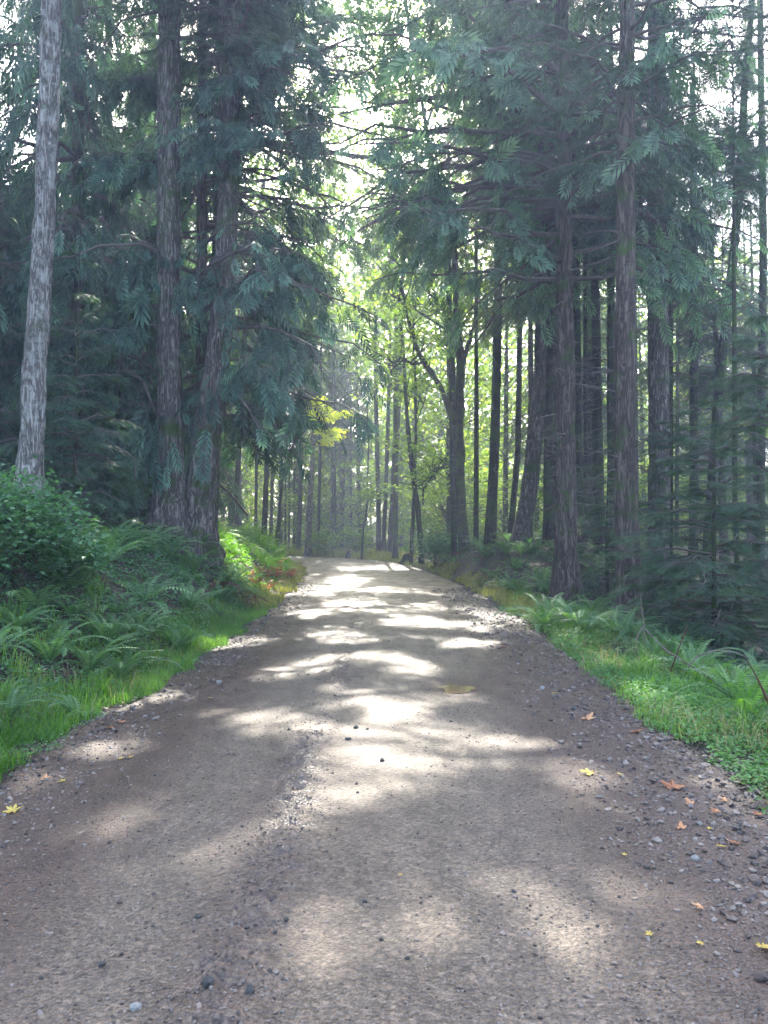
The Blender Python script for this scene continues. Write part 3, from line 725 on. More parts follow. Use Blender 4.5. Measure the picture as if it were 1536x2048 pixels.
special('cedar_tree', 17.4, [(1122, 0, 26), (1128, 250, 29), (1128, 450, 30), (1129, 600, 32), (1131, 700, 36), (1131, 850, 37), (1131, 1000, 41), (1132, 1100, 46), (1131, 1215, 62)],
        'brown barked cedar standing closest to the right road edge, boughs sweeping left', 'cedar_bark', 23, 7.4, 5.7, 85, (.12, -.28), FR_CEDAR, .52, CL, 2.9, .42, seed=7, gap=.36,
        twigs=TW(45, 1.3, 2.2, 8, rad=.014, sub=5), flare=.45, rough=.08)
special('hemlock_tree', 21.5, [(452, 300, 16), (425, 1080, 20)], 'hemlock on the left bank with fine drooping sprays above the bend', 'dark_bark', 24, 5.2, 4.0, 100, (-.10, -.30),
        FR_NEED, .36, HM, 0, .4, prof=P_fir, seed=9)
special('hemlock_tree', 26, [(1100, 450, 16), (1096, 1060, 20)], 'hemlock behind the leaning trunk on the fern mound', 'dark_bark', 25, 9.0, 4.2, 70, (.0, -.28),
        FR_NEED, .36, HL, 3.1, .4, prof=P_fir, seed=11, twigs=TW(60, 1.6, 2, 9, rad=.012))

special('hemlock_tree', 21.5, [(1124, 0, 20), (1131, 1150, 26)], 'tall added hemlock almost hidden behind the roadside cedar, high boughs shading the road', 'dark_bark', 27, 10.5, 7.6, 110, (.12, -.22),  # added tree, trunk kept out of sight, boughs dapple the near road
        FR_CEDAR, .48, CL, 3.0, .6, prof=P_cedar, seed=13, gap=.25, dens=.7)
special('cedar_tree', 22.5, [(452, 0, 20), (415, 1080, 26)], 'tall added cedar almost hidden behind the curved fir, high boughs shading the road', 'dark_bark', 27, 11.5, 7.0, 100, (.05, -.22),  # second added tree, on the left, to block sun from the near road
        FR_CEDAR, .52, CL, 0, .6, seed=14, gap=.2, dens=.75)
# --- near trunks, right
px_tree('fir_tree', 14.5, [(1255, 0, 28), (1251, 250, 34), (1251, 500, 37), (1249, 700, 40), (1250, 900, 41), (1254, 1050, 46), (1262, 1250, 52)],
        'straight red brown trunk right of the cedar nearest the road', bark='cedar_bark', H=25, crown_kind='fir_3', crown_z=8.6, own='fir', cscale=1.05, twigs=TW(50, 1.2, 2.5, 9, rad=.012, sub=5), flare=.2)
px_tree('fir_tree', 19.5, [(1314, 100, 34), (1314, 400, 38), (1318, 900, 40), (1318, 1180, 46)], 'broad grey brown trunk behind the right red brown trunk', bark='fir_bark', H=26, crown_kind='cedar_1', crown_z=9.5, cscale=.75, own='cedar',
        twigs=TW(50, 1.4, 2, 10, rad=.012))
px_tree('fir_tree', 20, [(1500, 60, 12), (1490, 150, 14), (1482, 350, 16), (1462, 560, 18), (1440, 750, 20), (1410, 1180, 22)], 'dark trunk leaning right against the bright sky gap', H=24, crown_kind='hem_2', crown_z=9.5, cscale=.5,
        twigs=TW(80, 1.6, 1, 12, rad=.012))
px_tree('fir_tree', 21, [(1520, 0, 12), (1527, 500, 15), (1518, 1200, 18)], 'dark straight trunk at the right picture edge', H=25, crown_kind='hem_3', crown_z=12, cscale=.45, twigs=TW(80, 1.6, 1, 12, rad=.012))
px_tree('fir_tree', 16, [(1469, 700, 9), (1470, 1000, 10), (1478, 1260, 12)], 'thin black stem standing left of the trunk at the right edge', H=13, crown_kind='hem_0', crown_z=8.5, cscale=.6, twigs=TW(60, 1.3, 0, 9, rad=.009))
px_tree('fir_tree', 23, [(1388, 400, 16), (1388, 1000, 18), (1386, 1200, 20)], 'dark trunk half hidden by foliage right of the broad grey brown trunk', H=17, crown_kind='fir_0', crown_z=7.5, cscale=.6, twigs=TW(90, 1.7, 1, 11, rad=.012))
for d, pts, lb, ck, cz, H in [
    (22, [(1222, 400, 15), (1222, 800, 17), (1226, 1200, 20)], 'narrow dark trunk touching the left side of the red brown trunk', 'hem_1', 11, 23),
    (25, [(1188, 400, 16), (1194, 800, 20), (1201, 1150, 24)], 'brown trunk second to the left of the red brown trunk', 'fir_1', 11, 25),
    (26, [(1170, 450, 8), (1172, 1100, 10)], 'thin pole trunk just right of the cedar nearest the road', 'hem_3', 12, 20),
    (24, [(1152, 500, 14), (1158, 900, 15), (1166, 1150, 18)], 'dark trunk hugging the right side of the roadside cedar', 'farc_0', 11, 24),
    (27, [(1107, 560, 12), (1106, 850, 16), (1100, 1080, 20)], 'curved dark trunk just left of the roadside cedar', 'fir_2', 12, 24),
    (27, [(997, 480, 15), (995, 650, 18), (992, 800, 18), (989, 900, 20), (982, 1045, 22)], 'dark trunk with reddish upper part on top of the fern mound', 'fir_1', 13, 25),
    (30, [(1042, 500, 10), (1039, 700, 11), (1036, 900, 12), (1024, 1035, 12)], 'slim dark trunk between the mound trunk and the leaning trunk', 'hem_2', 13, 24),
    (31, [(1060, 500, 10), (1062, 800, 11), (1058, 1020, 12)], 'slim brown trunk touching the leaning trunk from behind', 'hem_0', 13, 24),
    (29, [(952, 500, 7), (953, 800, 9), (952, 1095, 11)], 'thin straight pole right of the forked mossy maple', 'hem_1', 13, 20),
    (31, [(901, 700, 8), (903, 900, 8), (908, 1085, 10)], 'thin dark stem touching the left side of the forked maple', 'hem_2', 12, 19),
    ]:
    px_tree('fir_tree', d, pts, lb, H=H, crown_kind=ck, crown_z=cz, cscale=.85, twigs=TW(70, 1.7, 1.0, cz + 1, rad=.011))
px_tree('fir_tree', 26, [(1092, 450, 20), (1088, 560, 22), (1082, 640, 23), (1080, 760, 26), (1071, 870, 33), (1062, 960, 32), (1048, 1040, 36), (1042, 1075, 42)],
        'thick trunk curving outward to the left at its foot on the fern mound', bark='fir_bark', H=25, crown_kind='fir_3', crown_z=11, twigs=TW(30, 1.2, 5, 12, rad=.01))

# --- mossy forked maples: trunk with limbs, thin foliage
def limb_tree(name, d, limbs, label, bark, leafmat, nclump, lsize, cat='tree', group=None, leaves_at=None, seed=1, per=55, blob=.7, clip=False):
    """limbs: list of pixel polylines [(px,py,w,dd)], the first is the stem from its foot up"""
    r = rng(seed)
    W = [np.array([at(q[0], q[1], d + (q[3] if len(q) > 3 else 0)) for q in lm_]) for lm_ in limbs]
    Rr = [np.array([q[2] / 2 / FPX * d for q in lm_]) for lm_ in limbs]
    x0 = W[0][0, 0]; g = float(ground_z(x0, d)); base = np.array([x0, d, g])
    root = link(name, None, None, base); tag(root, label, cat, group); mb = MB(); tips = []
    for k, (P, R) in enumerate(zip(W, Rr)):
        P = P - base
        if k == 0: P = np.vstack([[P[0, 0], P[0, 1], min(-.3, P[0, 2] - .2)], P]); R = np.concatenate([[R[0] * 1.15], R])
        L = np.concatenate([[0], np.cumsum(np.linalg.norm(np.diff(P, axis=0), axis=1))]); q = np.linspace(0, L[-1], 24)
        C_ = np.stack([np.interp(q, L, P[:, i]) for i in range(3)], -1)
        for _ in range(2): C_[1:-1] = C_[:-2] * .25 + C_[1:-1] * .5 + C_[2:] * .25
        C_[2:-1] += r.normal(0, .015, (21, 3))
        tubes(mb, C_[None], (np.interp(q, L, R) * (1 + .08 * r.normal(size=24)))[None], 10, 0)
        # side twigs
        m_ = 14 if k else 8; ti = r.integers(8, 24, m_); st = C_[ti]; dr = unit(r.normal(0, 1, (m_, 3)) + [0, 0, .5]); ln = r.uniform(.6, 2.2, m_)
        t = np.linspace(0, 1, 7); PW = st[:, None] + dr[:, None] * (ln[:, None] * t)[..., None]; PW[:, 1:] += np.cumsum(r.normal(0, .07, (m_, 6, 3)), 1); PW[..., 2] += .15 * ln[:, None] * t ** 2
        tubes(mb, PW, .028 * (1.1 - t)[None] * np.ones((m_, 1)), 5, 0); tips.append(PW[:, -1]); tips.append(PW[:, 4])
    link('trunk', mb.mesh('trunk', M[bark], True), root)
    tips = np.concatenate(tips)
    if leaves_at is not None: tips = np.array([at(a, b_, d + c_) for a, b_, c_ in leaves_at]) - base
    mb = MB(); n = nclump
    c = tips[r.integers(0, len(tips), n)] + r.normal(0, blob * .6, (n, 3)) * [1, 1, .5]
    if leaves_at is not None: c = tips[np.arange(n) % len(tips)] + r.normal(0, blob * .35, (n, 3)) * [1, 1, .4]
    P = np.repeat(c, per, 0) + r.normal(0, blob * .5, (n * per, 3)) * [1, 1, .4]
    if clip: P = P[sun_clip(base)(P)]
    A, B, C2 = rand_rot(len(P), r, .55); sz = (lsize * r.uniform(.6, 1.2, len(P)))[:, None]
    mb.inst(MAPLE, P, A * sz, B * sz, C2 * sz, 0, .45 + r.normal(0, .2, len(P)))
    link('crown', mb.mesh('crown', M[leafmat]), root)
    return root
limb_tree('maple_tree', 30, [
    [(930, 1095, 24), (924, 1040, 20), (922, 1000, 19), (918, 850, 17), (922, 740, 17), (920, 700, 19), (911, 640, 14), (912, 560, 12), (905, 430, 9)],
    [(921, 735, 15), (936, 690, 9), (948, 650, 6), (960, 560, 4)],
    [(912, 850, 12), (898, 820, 11), (880, 770, 10, -.3), (856, 735, 10, -.6), (835, 700, 9, -.9), (818, 650, 7, -1.1), (800, 560, 5, -1.3)],
    [(850, 725, 6, -.6), (825, 728, 5, -.8), (800, 715, 4, -1), (780, 745, 3, -1.2)],
    [(895, 660, 6), (860, 640, 5, .4), (820, 610, 4, .7), (780, 590, 3, .8)]],
    'forked mossy maple with dark crooked limbs reaching left over the road', 'moss_bark', 'maple', 40, .13, seed=4)
limb_tree('maple_tree', 36, [
    [(843, 1108, 12), (838, 1040, 11), (828, 960, 11), (818, 880, 9), (812, 800, 8), (808, 700, 6), (790, 560, 4)],
    [(846, 1010, 5), (846, 980, 4), (866, 950, 4), (890, 930, 3)], [(842, 970, 4), (870, 940, 3), (900, 905, 3)]],
    'dark slanted slim maple leaning left, right of the three straight trunks', 'dark_bark', 'maple', 30, .16, seed=5)
limb_tree('maple_tree', 37, [[(822, 1100, 8), (828, 1000, 8), (832, 900, 6), (831, 780, 6), (826, 640, 4)], [(831, 850, 3), (850, 800, 2), (858, 740, 2)]],
    'slim dark stem crossing behind the slanted maple', 'dark_bark', 'maple', 25, .16, seed=6)
limb_tree('maple_tree', 45, [[(724, 1090, 5), (727, 1060, 4), (736, 1010, 4), (735, 950, 3), (738, 900, 3), (735, 830, 3)], [(736, 1000, 2), (748, 985, 2)]],
    'thin crooked sapling stem left of the three straight trunks', 'dark_bark', 'maple', 14, .15, seed=7)
limb_tree('vine_maple', 40, [[(556, 1075, 7), (560, 1000, 6), (570, 930, 5), (590, 880, 4), (620, 850, 3), (655, 840, 2)], [(575, 920, 4), (610, 895, 3), (650, 880, 2), (672, 868, 1.5)], [(590, 880, 4), (600, 850, 3), (605, 826, 2)], [(620, 850, 3), (640, 815, 2), (690, 800, 1.5)]],
    'slender vine maple holding bright yellow leaf clusters above the bend', 'dark_bark', 'yellow', 34, .17, seed=8, per=46, blob=.40,
    leaves_at=[(596, 828, 0), (610, 832, 0), (626, 834, 0), (642, 824, 0), (636, 802, 0), (648, 838, 0), (643, 866, 0), (670, 862, 0), (666, 876, 0), (653, 884, 0), (690, 828, 0), (660, 830, 0), (640, 812, 0)])

r = rng(123)
limb_tree('maple_tree', 34, [
    [(912, 1085, 12), (910, 900, 12), (905, 700, 11), (890, 500, 10), (860, 300, 9), (830, 120, 7), (800, -60, 5)],
    [(888, 480, 7), (820, 400, 5, -1), (740, 350, 4, -2), (680, 330, 3, -2)], [(860, 300, 6), (780, 210, 5, 1), (690, 150, 4, 1), (640, 130, 3, 1)], [(900, 640, 6), (840, 560, 5, -1), (760, 500, 4, -1), (700, 480, 3, -1)],
    [(850, 260, 6), (900, 120, 5, -1), (960, 0, 4, -1)]],
    'tall maple with sunlit yellow green leaves overhanging the middle of the road', 'dark_bark', 'maple', 640, .15, seed=21, per=48, blob=.62, clip=True,
    leaves_at=[(r.uniform(590, 1130), r.uniform(-200, 640), r.uniform(-3, 4)) for _ in range(300)])
limb_tree('maple_tree', 33, [
    [(472, 1080, 10), (476, 900, 10), (490, 650, 9), (520, 400, 8), (560, 200, 6), (590, 0, 5)],
    [(500, 560, 5), (570, 500, 4, -1), (640, 470, 3, -1)], [(530, 350, 5), (610, 300, 4, 1), (690, 270, 3, 1)]],
    'tall maple with sunlit yellow green leaves leaning out from the left bank', 'dark_bark', 'maple', 480, .16, seed=22, per=46, blob=.65, clip=True,
    leaves_at=[(r.uniform(430, 800), r.uniform(-200, 680), r.uniform(-3, 4)) for _ in range(240)])
# --- trees around the bend
for d, pts, lb, bk, ck, cz, H, tw in [
    (50, [(753, 850, 9), (757, 1000, 9), (757, 1108, 11)], 'leftmost of three straight dark trunks beyond the end of the road', 'dark_bark', 'far_0', 16, 27, 1.6),
    (50, [(776, 850, 8), (771, 1000, 8), (766, 1110, 9)], 'thin middle one of three straight dark trunks beyond the road', 'dark_bark', 'far_1', 17, 26, 1.6),
    (49, [(796, 800, 12), (791, 900, 13), (787, 1000, 14), (781, 1108, 16)], 'thickest of three straight trunks beyond the road', 'cedar_bark', 'far_2', 16, 28, 1.2),
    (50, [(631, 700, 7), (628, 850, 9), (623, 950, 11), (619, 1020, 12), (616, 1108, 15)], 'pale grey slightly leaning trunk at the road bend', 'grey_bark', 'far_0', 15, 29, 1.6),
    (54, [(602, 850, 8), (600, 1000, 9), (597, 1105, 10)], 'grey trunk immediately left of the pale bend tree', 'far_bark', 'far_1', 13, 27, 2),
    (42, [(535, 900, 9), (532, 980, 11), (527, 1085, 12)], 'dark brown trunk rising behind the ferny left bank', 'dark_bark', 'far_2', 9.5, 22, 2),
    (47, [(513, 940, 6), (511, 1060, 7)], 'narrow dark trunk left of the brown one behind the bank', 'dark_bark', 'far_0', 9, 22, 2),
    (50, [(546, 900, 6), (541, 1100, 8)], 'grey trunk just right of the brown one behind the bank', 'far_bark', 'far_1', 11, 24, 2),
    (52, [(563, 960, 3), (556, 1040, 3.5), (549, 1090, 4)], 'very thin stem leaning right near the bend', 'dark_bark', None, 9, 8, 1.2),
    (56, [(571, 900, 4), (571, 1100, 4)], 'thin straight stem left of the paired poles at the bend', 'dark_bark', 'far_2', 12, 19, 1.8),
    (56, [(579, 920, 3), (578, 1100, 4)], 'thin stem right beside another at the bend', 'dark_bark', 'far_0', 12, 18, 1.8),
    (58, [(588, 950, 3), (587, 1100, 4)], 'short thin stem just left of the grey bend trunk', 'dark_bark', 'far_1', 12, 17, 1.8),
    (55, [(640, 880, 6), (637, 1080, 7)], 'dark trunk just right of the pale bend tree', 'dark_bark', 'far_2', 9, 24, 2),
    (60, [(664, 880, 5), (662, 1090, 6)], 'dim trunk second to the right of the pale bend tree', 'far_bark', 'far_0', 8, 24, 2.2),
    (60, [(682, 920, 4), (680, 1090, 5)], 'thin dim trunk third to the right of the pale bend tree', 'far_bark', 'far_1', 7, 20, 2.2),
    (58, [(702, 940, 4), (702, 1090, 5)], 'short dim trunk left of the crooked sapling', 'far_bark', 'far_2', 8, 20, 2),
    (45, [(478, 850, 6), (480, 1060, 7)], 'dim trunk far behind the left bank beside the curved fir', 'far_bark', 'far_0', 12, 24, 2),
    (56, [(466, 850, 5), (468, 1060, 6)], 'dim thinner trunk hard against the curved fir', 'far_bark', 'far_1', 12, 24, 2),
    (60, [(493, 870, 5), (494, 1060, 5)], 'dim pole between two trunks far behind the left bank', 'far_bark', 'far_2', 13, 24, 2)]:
    px_tree('fir_tree', d, pts, lb, bark=bk, H=H, crown_kind=ck, crown_z=cz, cscale=.9, twigs=TW(70, tw, 2, cz + 2, rad=.012, droop=-.3, sub=6), flare=.25)

# --- fillers: dark wood left, poles right, trees far behind
def where(x, y, side):
    px = 768 + FPX * x / y
    if side == 'L': return ('near the left edge' if px < 20 else 'behind the pale grey fir' if px < 130 else 'between pale grey fir and twins' if px < 310 else 'behind the twin firs' if px < 470 else 'right of the twin firs')
    return ('behind the leaning trunk on the mound' if px < 1100 else 'behind the roadside cedar' if px < 1165 else 'between roadside cedar and red brown trunk' if px < 1235 else 'right beside the red brown trunk' if px < 1300 else
            'behind the broad grey brown trunk' if px < 1345 else 'under the bright sky gap' if px < 1480 else 'by the right picture edge')
def filler(name, x, y, dia, H, ck, cz, label, group, bark='dark_bark', cs=1.0, tw=None, seed=0):
    r = rng(seed + 1000); g = float(ground_z(x, y)); lean = r.normal(0, .25, 2)
    P = [[0, 0, -.3], [0, 0, .2], [lean[0] * .4, lean[1] * .4, H * .45], [lean[0], lean[1], H]]; R = [dia / 2 * 1.1, dia / 2, dia * .36, .02]
    me, ax = trunk_mesh(P, R, M[bark], seed, 9, .3, .04, tw)
    root = link(name, None, None, (x, y, g)); tag(root, label, 'tree', group); link('trunk', me, root)
    if ck:
        a_ = ax(np.array([cz]))[0]; hh = (H + .6 - cz) / (6. if ck.startswith('hem') else 14.)
        link('crown', crown(ck), root, (a_[0], a_[1], cz), r.uniform(0, 6.28), (cs, cs, hh))
    return root
r = rng(12)
LEFTW = [(-7.6, 19, 'cedar_0', 2.5), (-10.5, 17, 'hem_1', 2.0), (-10, 23, 'cedar_1', 3), (-13.5, 21, 'fir_1', 3), (-8.9, 24.5, 'cedar_2', 3.2), (-8.4, 28, 'fir_2', 3), (-12, 29, 'cedar_0', 3), (-16, 27, 'cedar_1', 3),
         (-9.4, 33, 'farc_0', 3), (-10, 35, 'farc_1', 3), (-15, 35, 'farc_0', 2), (-20, 33, 'farc_1', 2), (-9.6, 12.6, 'hem_2', 3.5), (-13.2, 15.5, 'cedar_2', 2), (-12.5, 41, 'farc_1', 3), (-18, 42, 'farc_0', 2), (-24, 40, 'farc_1', 2)]
for i, (x, y, ck, cz) in enumerate(LEFTW):
    filler('conifer_tree', x, y, .38, 26 + 5 * r.uniform(), ck, cz, 'dark bushy %s in the left wood, %s' % ('cedar' if 'c' in ck[:4] and ck[0] != 'h' else 'conifer', where(x, y, 'L')), 'dark conifers filling the left wood', cs=1.1, tw=TW(30, 1.6, .5, cz + 1, rad=.012), seed=i)
i = 50
for x in np.arange(7.0, 26, 2.1):
    for y in (23.5, 29.5, 37.5, 46):
        i += 1; xx = x + r.normal(0, .7) + (y - 23) * .06; yy = y + r.normal(0, 1.3)
        if r.uniform() < .22: continue
        low = r.uniform() < .45; Hh = r.uniform(18, 24); ppx = 768 + FPX * xx / yy
        if 1385 < ppx < 1560: Hh = min(Hh, 1.5 + .43 * yy); low = True
        filler('pole_tree', xx, yy, r.uniform(.16, .42), Hh, ['hem_0', 'fir_1', 'farc_0', 'far_1', 'far_2', 'hem_3'][i % 6], r.uniform(3, 6) if low else r.uniform(8, 12),
               '%s trunk in the right wood, %s' % ('low branched dim' if low else 'bare dim', where(xx, yy, 'R')), 'dim trunks crowding the right wood', cs=.8, tw=TW(45, 1.7, .5, 9, rad=.010, sub=5), seed=i)
for k in range(46):
    i += 1; x = -34 + 64 * ((k * .618) % 1) + r.normal(0, 1); y = r.uniform(60, 84)
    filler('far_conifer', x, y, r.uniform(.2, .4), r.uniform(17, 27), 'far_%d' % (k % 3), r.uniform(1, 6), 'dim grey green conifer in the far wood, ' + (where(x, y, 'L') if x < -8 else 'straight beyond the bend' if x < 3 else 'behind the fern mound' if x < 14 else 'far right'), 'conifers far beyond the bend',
           bark='far_bark', cs=1.1, tw=TW(16, 1.8, .5, 7, rad=.014, sub=0), seed=i)

# young hemlocks with low layered sprays
for px, py, d, H, ck, lb, cs in [(1430, 1330, 12.2, 4.2, 'hem_0', 'young hemlock with layered fine sprays at the right verge edge', .95), (1345, 1290, 15.5, 4.6, 'hem_1', 'young hemlock behind the right red brown trunk', .8),
                             (1545, 1330, 12.5, 6.5, 'hem_2', 'young hemlock cut by the right picture edge', .95), (1215, 1230, 19, 3.6, 'hem_3', 'small hemlock between the two nearest right trunks', .6),
                             (150, 1010, 15, 6.0, 'hem_0', 'young hemlock with flat sprays right of the pale grey fir', .75), (-10, 950, 16, 7.5, 'hem_1', 'young hemlock cut by the left picture edge', .9),
                             (235, 1060, 17.5, 4.5, 'hem_2', 'small dim hemlock left of the thick straight fir', .7)]:
    p = at(px, py, d); g = float(ground_z(p[0], d))
    me, ax = trunk_mesh([[0, 0, -.2], [0, 0, H * .5], [.05, 0, H]], [.05, .035, .006], M['dark_bark'], int(px), 7, .2)
    root = link('young_hemlock', None, None, (p[0], d, g)); tag(root, lb, 'tree'); link('trunk', me, root)
    link('crown', crown(ck), root, (0, 0, .35), px, (cs, cs, H / 6.))

# broadleaf trees lit from behind
def broadleaf_crown(seed, H, R, ncl, per, ls, mat, blob=.8, clip=None):
    r = rng(seed); mb = MB()
    u_ = r.uniform(0, 1, ncl); rr_ = R * np.sin(PI * np.clip(u_ * .85 + .12, 0, 1)) ** .6 * r.uniform(.25, 1, ncl) ** .6; az = r.uniform(0, 6.28, ncl)
    c = np.stack([rr_ * np.cos(az), rr_ * np.sin(az), u_ * H], -1)
    n_l = min(60, ncl); k = np.linspace(0, 1, 6); st = np.stack([0 * u_[:n_l], 0 * u_[:n_l], np.maximum(u_[:n_l] * H - 2.2, 0)], -1)
    P = st[:, None] * (1 - k)[None, :, None] + c[:n_l, None] * k[None, :, None]; P[:, 1:5] += r.normal(0, .12, (n_l, 4, 3))
    tubes(mb, P, np.full((n_l, 6), .028) * (1.1 - k), 4, 1)
    P = np.repeat(c, per, 0) + r.normal(0, blob, (ncl * per, 3)) * [1, 1, .45]
    tn_ = np.repeat(.5 + r.normal(0, .16, ncl), per) + r.normal(0, .12, len(P))
    if clip is not None: kk = clip(P); P = P[kk]; tn_ = tn_[kk]
    A, B, C_ = rand_rot(len(P), r, .6); sz = (ls * r.uniform(.6, 1.2, len(P)))[:, None]
    mb.inst(MAPLE if ls > .12 else LEAF, P, A * sz, B * sz, C_ * sz, 0, tn_)
    return mb.mesh('crown', [M[mat], M['twig']])
BL = [broadleaf_crown(s_, 12, 4.0, 110, 50, .17, 'maple', .75) for s_ in (1, 2, 3)]
BLS = [broadleaf_crown(s_, 5, 2.2, 60, 60, .13, 'maple', .45) for s_ in (5, 6)]
for k, (px, d, H, cz, lb, cs) in enumerate([
    (668, 53, 30, 12, 'tall maple with bright yellow green leaves above the bend', 1.0), (790, 43, 28, 9, 'tall yellow green maple behind the slanted maple', 1.1),
    (900, 38, 26, 10, 'tall maple glowing green behind the forked maple', 1.0), (560, 57, 31, 14, 'tall maple behind the hemlock on the left bank', 1.0),
    (1010, 44, 24, 6, 'green maple behind the mound trunks', 1.0), (720, 60, 30, 10, 'distant tall maple above the far end of the road', 1.2),
    (1150, 46, 22, 4, 'green maple glimpsed between the right roadside trunks', 1.0), (1290, 48, 20, 3, 'green maple glimpsed right of the red brown trunk', 1.0), (1430, 46, 19, 3, 'green maple glimpsed in the far right wood', 1.0),
    (300, 48, 27, 8, 'green maple glimpsed high behind the thick straight fir', 1.0), (180, 44, 24, 9, 'green maple glimpsed high between the left firs', 1.0)]):
    p = at(px, 1060, d); root = filler('maple_tree', p[0], d, .35, H - 3, None, 0, lb, 'broadleaf trees lit from behind', 'moss_bark', seed=300 + k)
    if px in (668, 790, 900, 720, 560):   # the ones over the line from the road to the sun have their own crowns with gaps
        b0 = root.location; link('crown', broadleaf_crown(80 + k, H - cz, 4.2, 110, 50, .17, 'maple', .75, sun_clip(np.array([b0[0], b0[1], b0[2] + cz]))), root, (0, 0, cz))
    else: link('crown', BL[k % 3], root, (0, 0, cz), k * 1.1, (cs, cs, (H - cz) / 12))
for k in range(14):
    px = 430 + (k * 463) % 1150; d = 47 + (k * 5.3) % 14
    if 540 < px < 820: d += 12
    p = at(px, 1060, d); H_ = 19 + (k * 3.7) % 7
    if px > 1380: H_ = 15
    root = filler('maple_tree', p[0], d, .3, H_ - 2, None, 0, 'leafy green maple glowing far back, ' + (where(p[0], d, 'R') if px > 1050 else 'above the bend'), 'maples closing the view behind the trunks', 'moss_bark', seed=340 + k)
    link('crown', BL[k % 3], root, (0, 0, 1.5), k * 1.9, (1.05, 1.05, (H_ - 1.5) / 12))
for k in range(34):
    px = 560 + (k * 389) % 1000; d = 42 + (k * 7.3) % 20
    if px < 850: d += 14
    p = at(px, 1060, d); root = filler('understory_maple', p[0], d, .10, 3.6, None, 0, 'small backlit green maple low in the far understory, ' + where(p[0], d, 'R').replace('behind the leaning trunk on the mound', 'left of the leaning trunk'), 'small maples in the sunlit understory', 'moss_bark', seed=400 + k)
    link('crown', BLS[k % 2], root, (0, 0, .4), k * 1.7, (1, 1, .8 + .4 * ((k * .37) % 1)))

# far mass of woodland
r = rng(31); mb = MB(); n = 30000
az = r.uniform(-.85, .85, n); dd = r.uniform(86, 98, n); z = 33 * r.beta(1.0, 1.35, n)
P = np.stack([dd * np.sin(az), dd * np.cos(az) , z], -1); P[:, 2] += ground_z(P[:, 0], P[:, 1])
kk = vnoise(P[:, 0] * .3, P[:, 2] * .4, 3) > -.55; P = P[kk]; n = len(P)
A, B, C_ = rand_rot(n, r, .8); sz = r.uniform(.5, 1.1, n)[:, None]
mb.inst(MAPLE, P, A * sz, B * sz, C_ * sz, 0, .4 + .25 * vnoise(P[:, 0] * .2, P[:, 2] * .25, 8) + r.normal(0, .1, n))
tag(link('far_woods', mb.mesh('far_woods', leaf_mat('far_leaves', (.03, .05, .015), (.07, .11, .03), (.14, .18, .05), .5))), 'far wood of mixed green leaves closing the view', kind='stuff')

# ------------------------------------------------------------------ ferns, bushes, grass
def fern_mesh(seed, mat, nf=20, L=.9, up=1.15, npin=24, pl=.11, deadmat=None):
    r = rng(seed); mb = MB()
    az = np.arange(nf) * 2.4 + r.normal(0, .25, nf); l = L * r.uniform(.6, 1.1, nf); el = up * r.uniform(.65, 1.15, nf); bend = r.uniform(1.0, 1.9, nf)
    t = np.linspace(0, 1, npin + 4)
    ang = el[:, None] - bend[:, None] * t ** 1.3; ds = l[:, None] / (npin + 3)
    rad_ = np.cumsum(np.cos(ang) * ds, 1); z = np.cumsum(np.sin(ang) * ds, 1)
    tw = r.normal(0, .25, nf)[:, None] * t ** 2; th = az[:, None] + tw
    P = np.stack([rad_ * np.cos(th), rad_ * np.sin(th), z], -1)
    tubes(mb, P[:, ::3], np.full(P[:, ::3].shape[:2], .004), 3, 0, .35)
    D = unit(np.gradient(P, axis=1)); lat = unit(np.cross(D, [0, 0, 1.])) ; nrm = np.cross(lat, D)
    tp = t[3:]; wl = pl * L * np.clip(np.minimum(tp * 5 - .3, 1), .25, 1) * (1 - tp) ** .55 * 1.15 + .006
    for sg in (-1, 1):
        p = P[:, 3:].reshape(-1, 3); n_ = len(p)
        dr = unit(lat[:, 3:].reshape(-1, 3) * sg + D[:, 3:].reshape(-1, 3) * .28 + r.normal(0, .05, (n_, 3))); dr[:, 2] -= .18
        ln = np.tile(wl, nf) * np.repeat(l / L, npin + 1) * r.uniform(.85, 1.1, n_)
        nn_ = nrm[:, 3:].reshape(-1, 3); Yv = unit(np.cross(nn_, dr)); wd = np.repeat(l, npin + 1) / (npin + 3) * .62
        T = (np.array([[0, -.7, 0], [.4, -1, 0], [1, 0, 0], [.4, 1, 0], [0, .7, 0]]), np.array([[0, 1, 2, 3], ]))
        T = (np.array([[0, -.5, 0], [.35, -.62, .03], [1, 0, -.04], [.35, .62, .03]]), np.array([[0, 1, 2, 3]]))
        mb.inst(T, p, dr * ln[:, None], Yv * wd[:, None], nn_ * ln[:, None], 0, np.repeat(.5 + r.normal(0, .16, nf), npin + 1) + np.tile(.15 * (tp - .5), nf))
    return mb.mesh('fern', mat)
FERN = [fern_mesh(s_, M['fern']) for s_ in (1, 2, 3)]
FERNB = [fern_mesh(s_, M['fern_bright'], 14, .95, 1.2, 20, .16) for s_ in (4, 5)]
FERND = [fern_mesh(s_, M['fern_dead'], 22, .85, .5, 18, .08) for s_ in (6, 7)]
RUST = [fern_mesh(s_, M['bracken_dead'], 12, .6, 1.3, 14, .14) for s_ in (8, 9)]
BRAK = [fern_mesh(s_, M['fern'], 11, .75, 1.0, 16, .22) for s_ in (12, 13)]
fcnt = [0]
def fern(x, y, s_, kind, label, group=None, name='sword_fern', dz=0):
    fcnt[0] += 1; i_ = fcnt[0]
    o = link(name, kind[i_ % len(kind)], None, (x, y, float(ground_z(x, y)) - .02 + dz), i_ * 1.37, s_)
    o.rotation_euler[0] = .12 * math.sin(i_ * 3.1); o.rotation_euler[1] = .12 * math.cos(i_ * 2.3)
    return tag(o, label, 'fern', group)
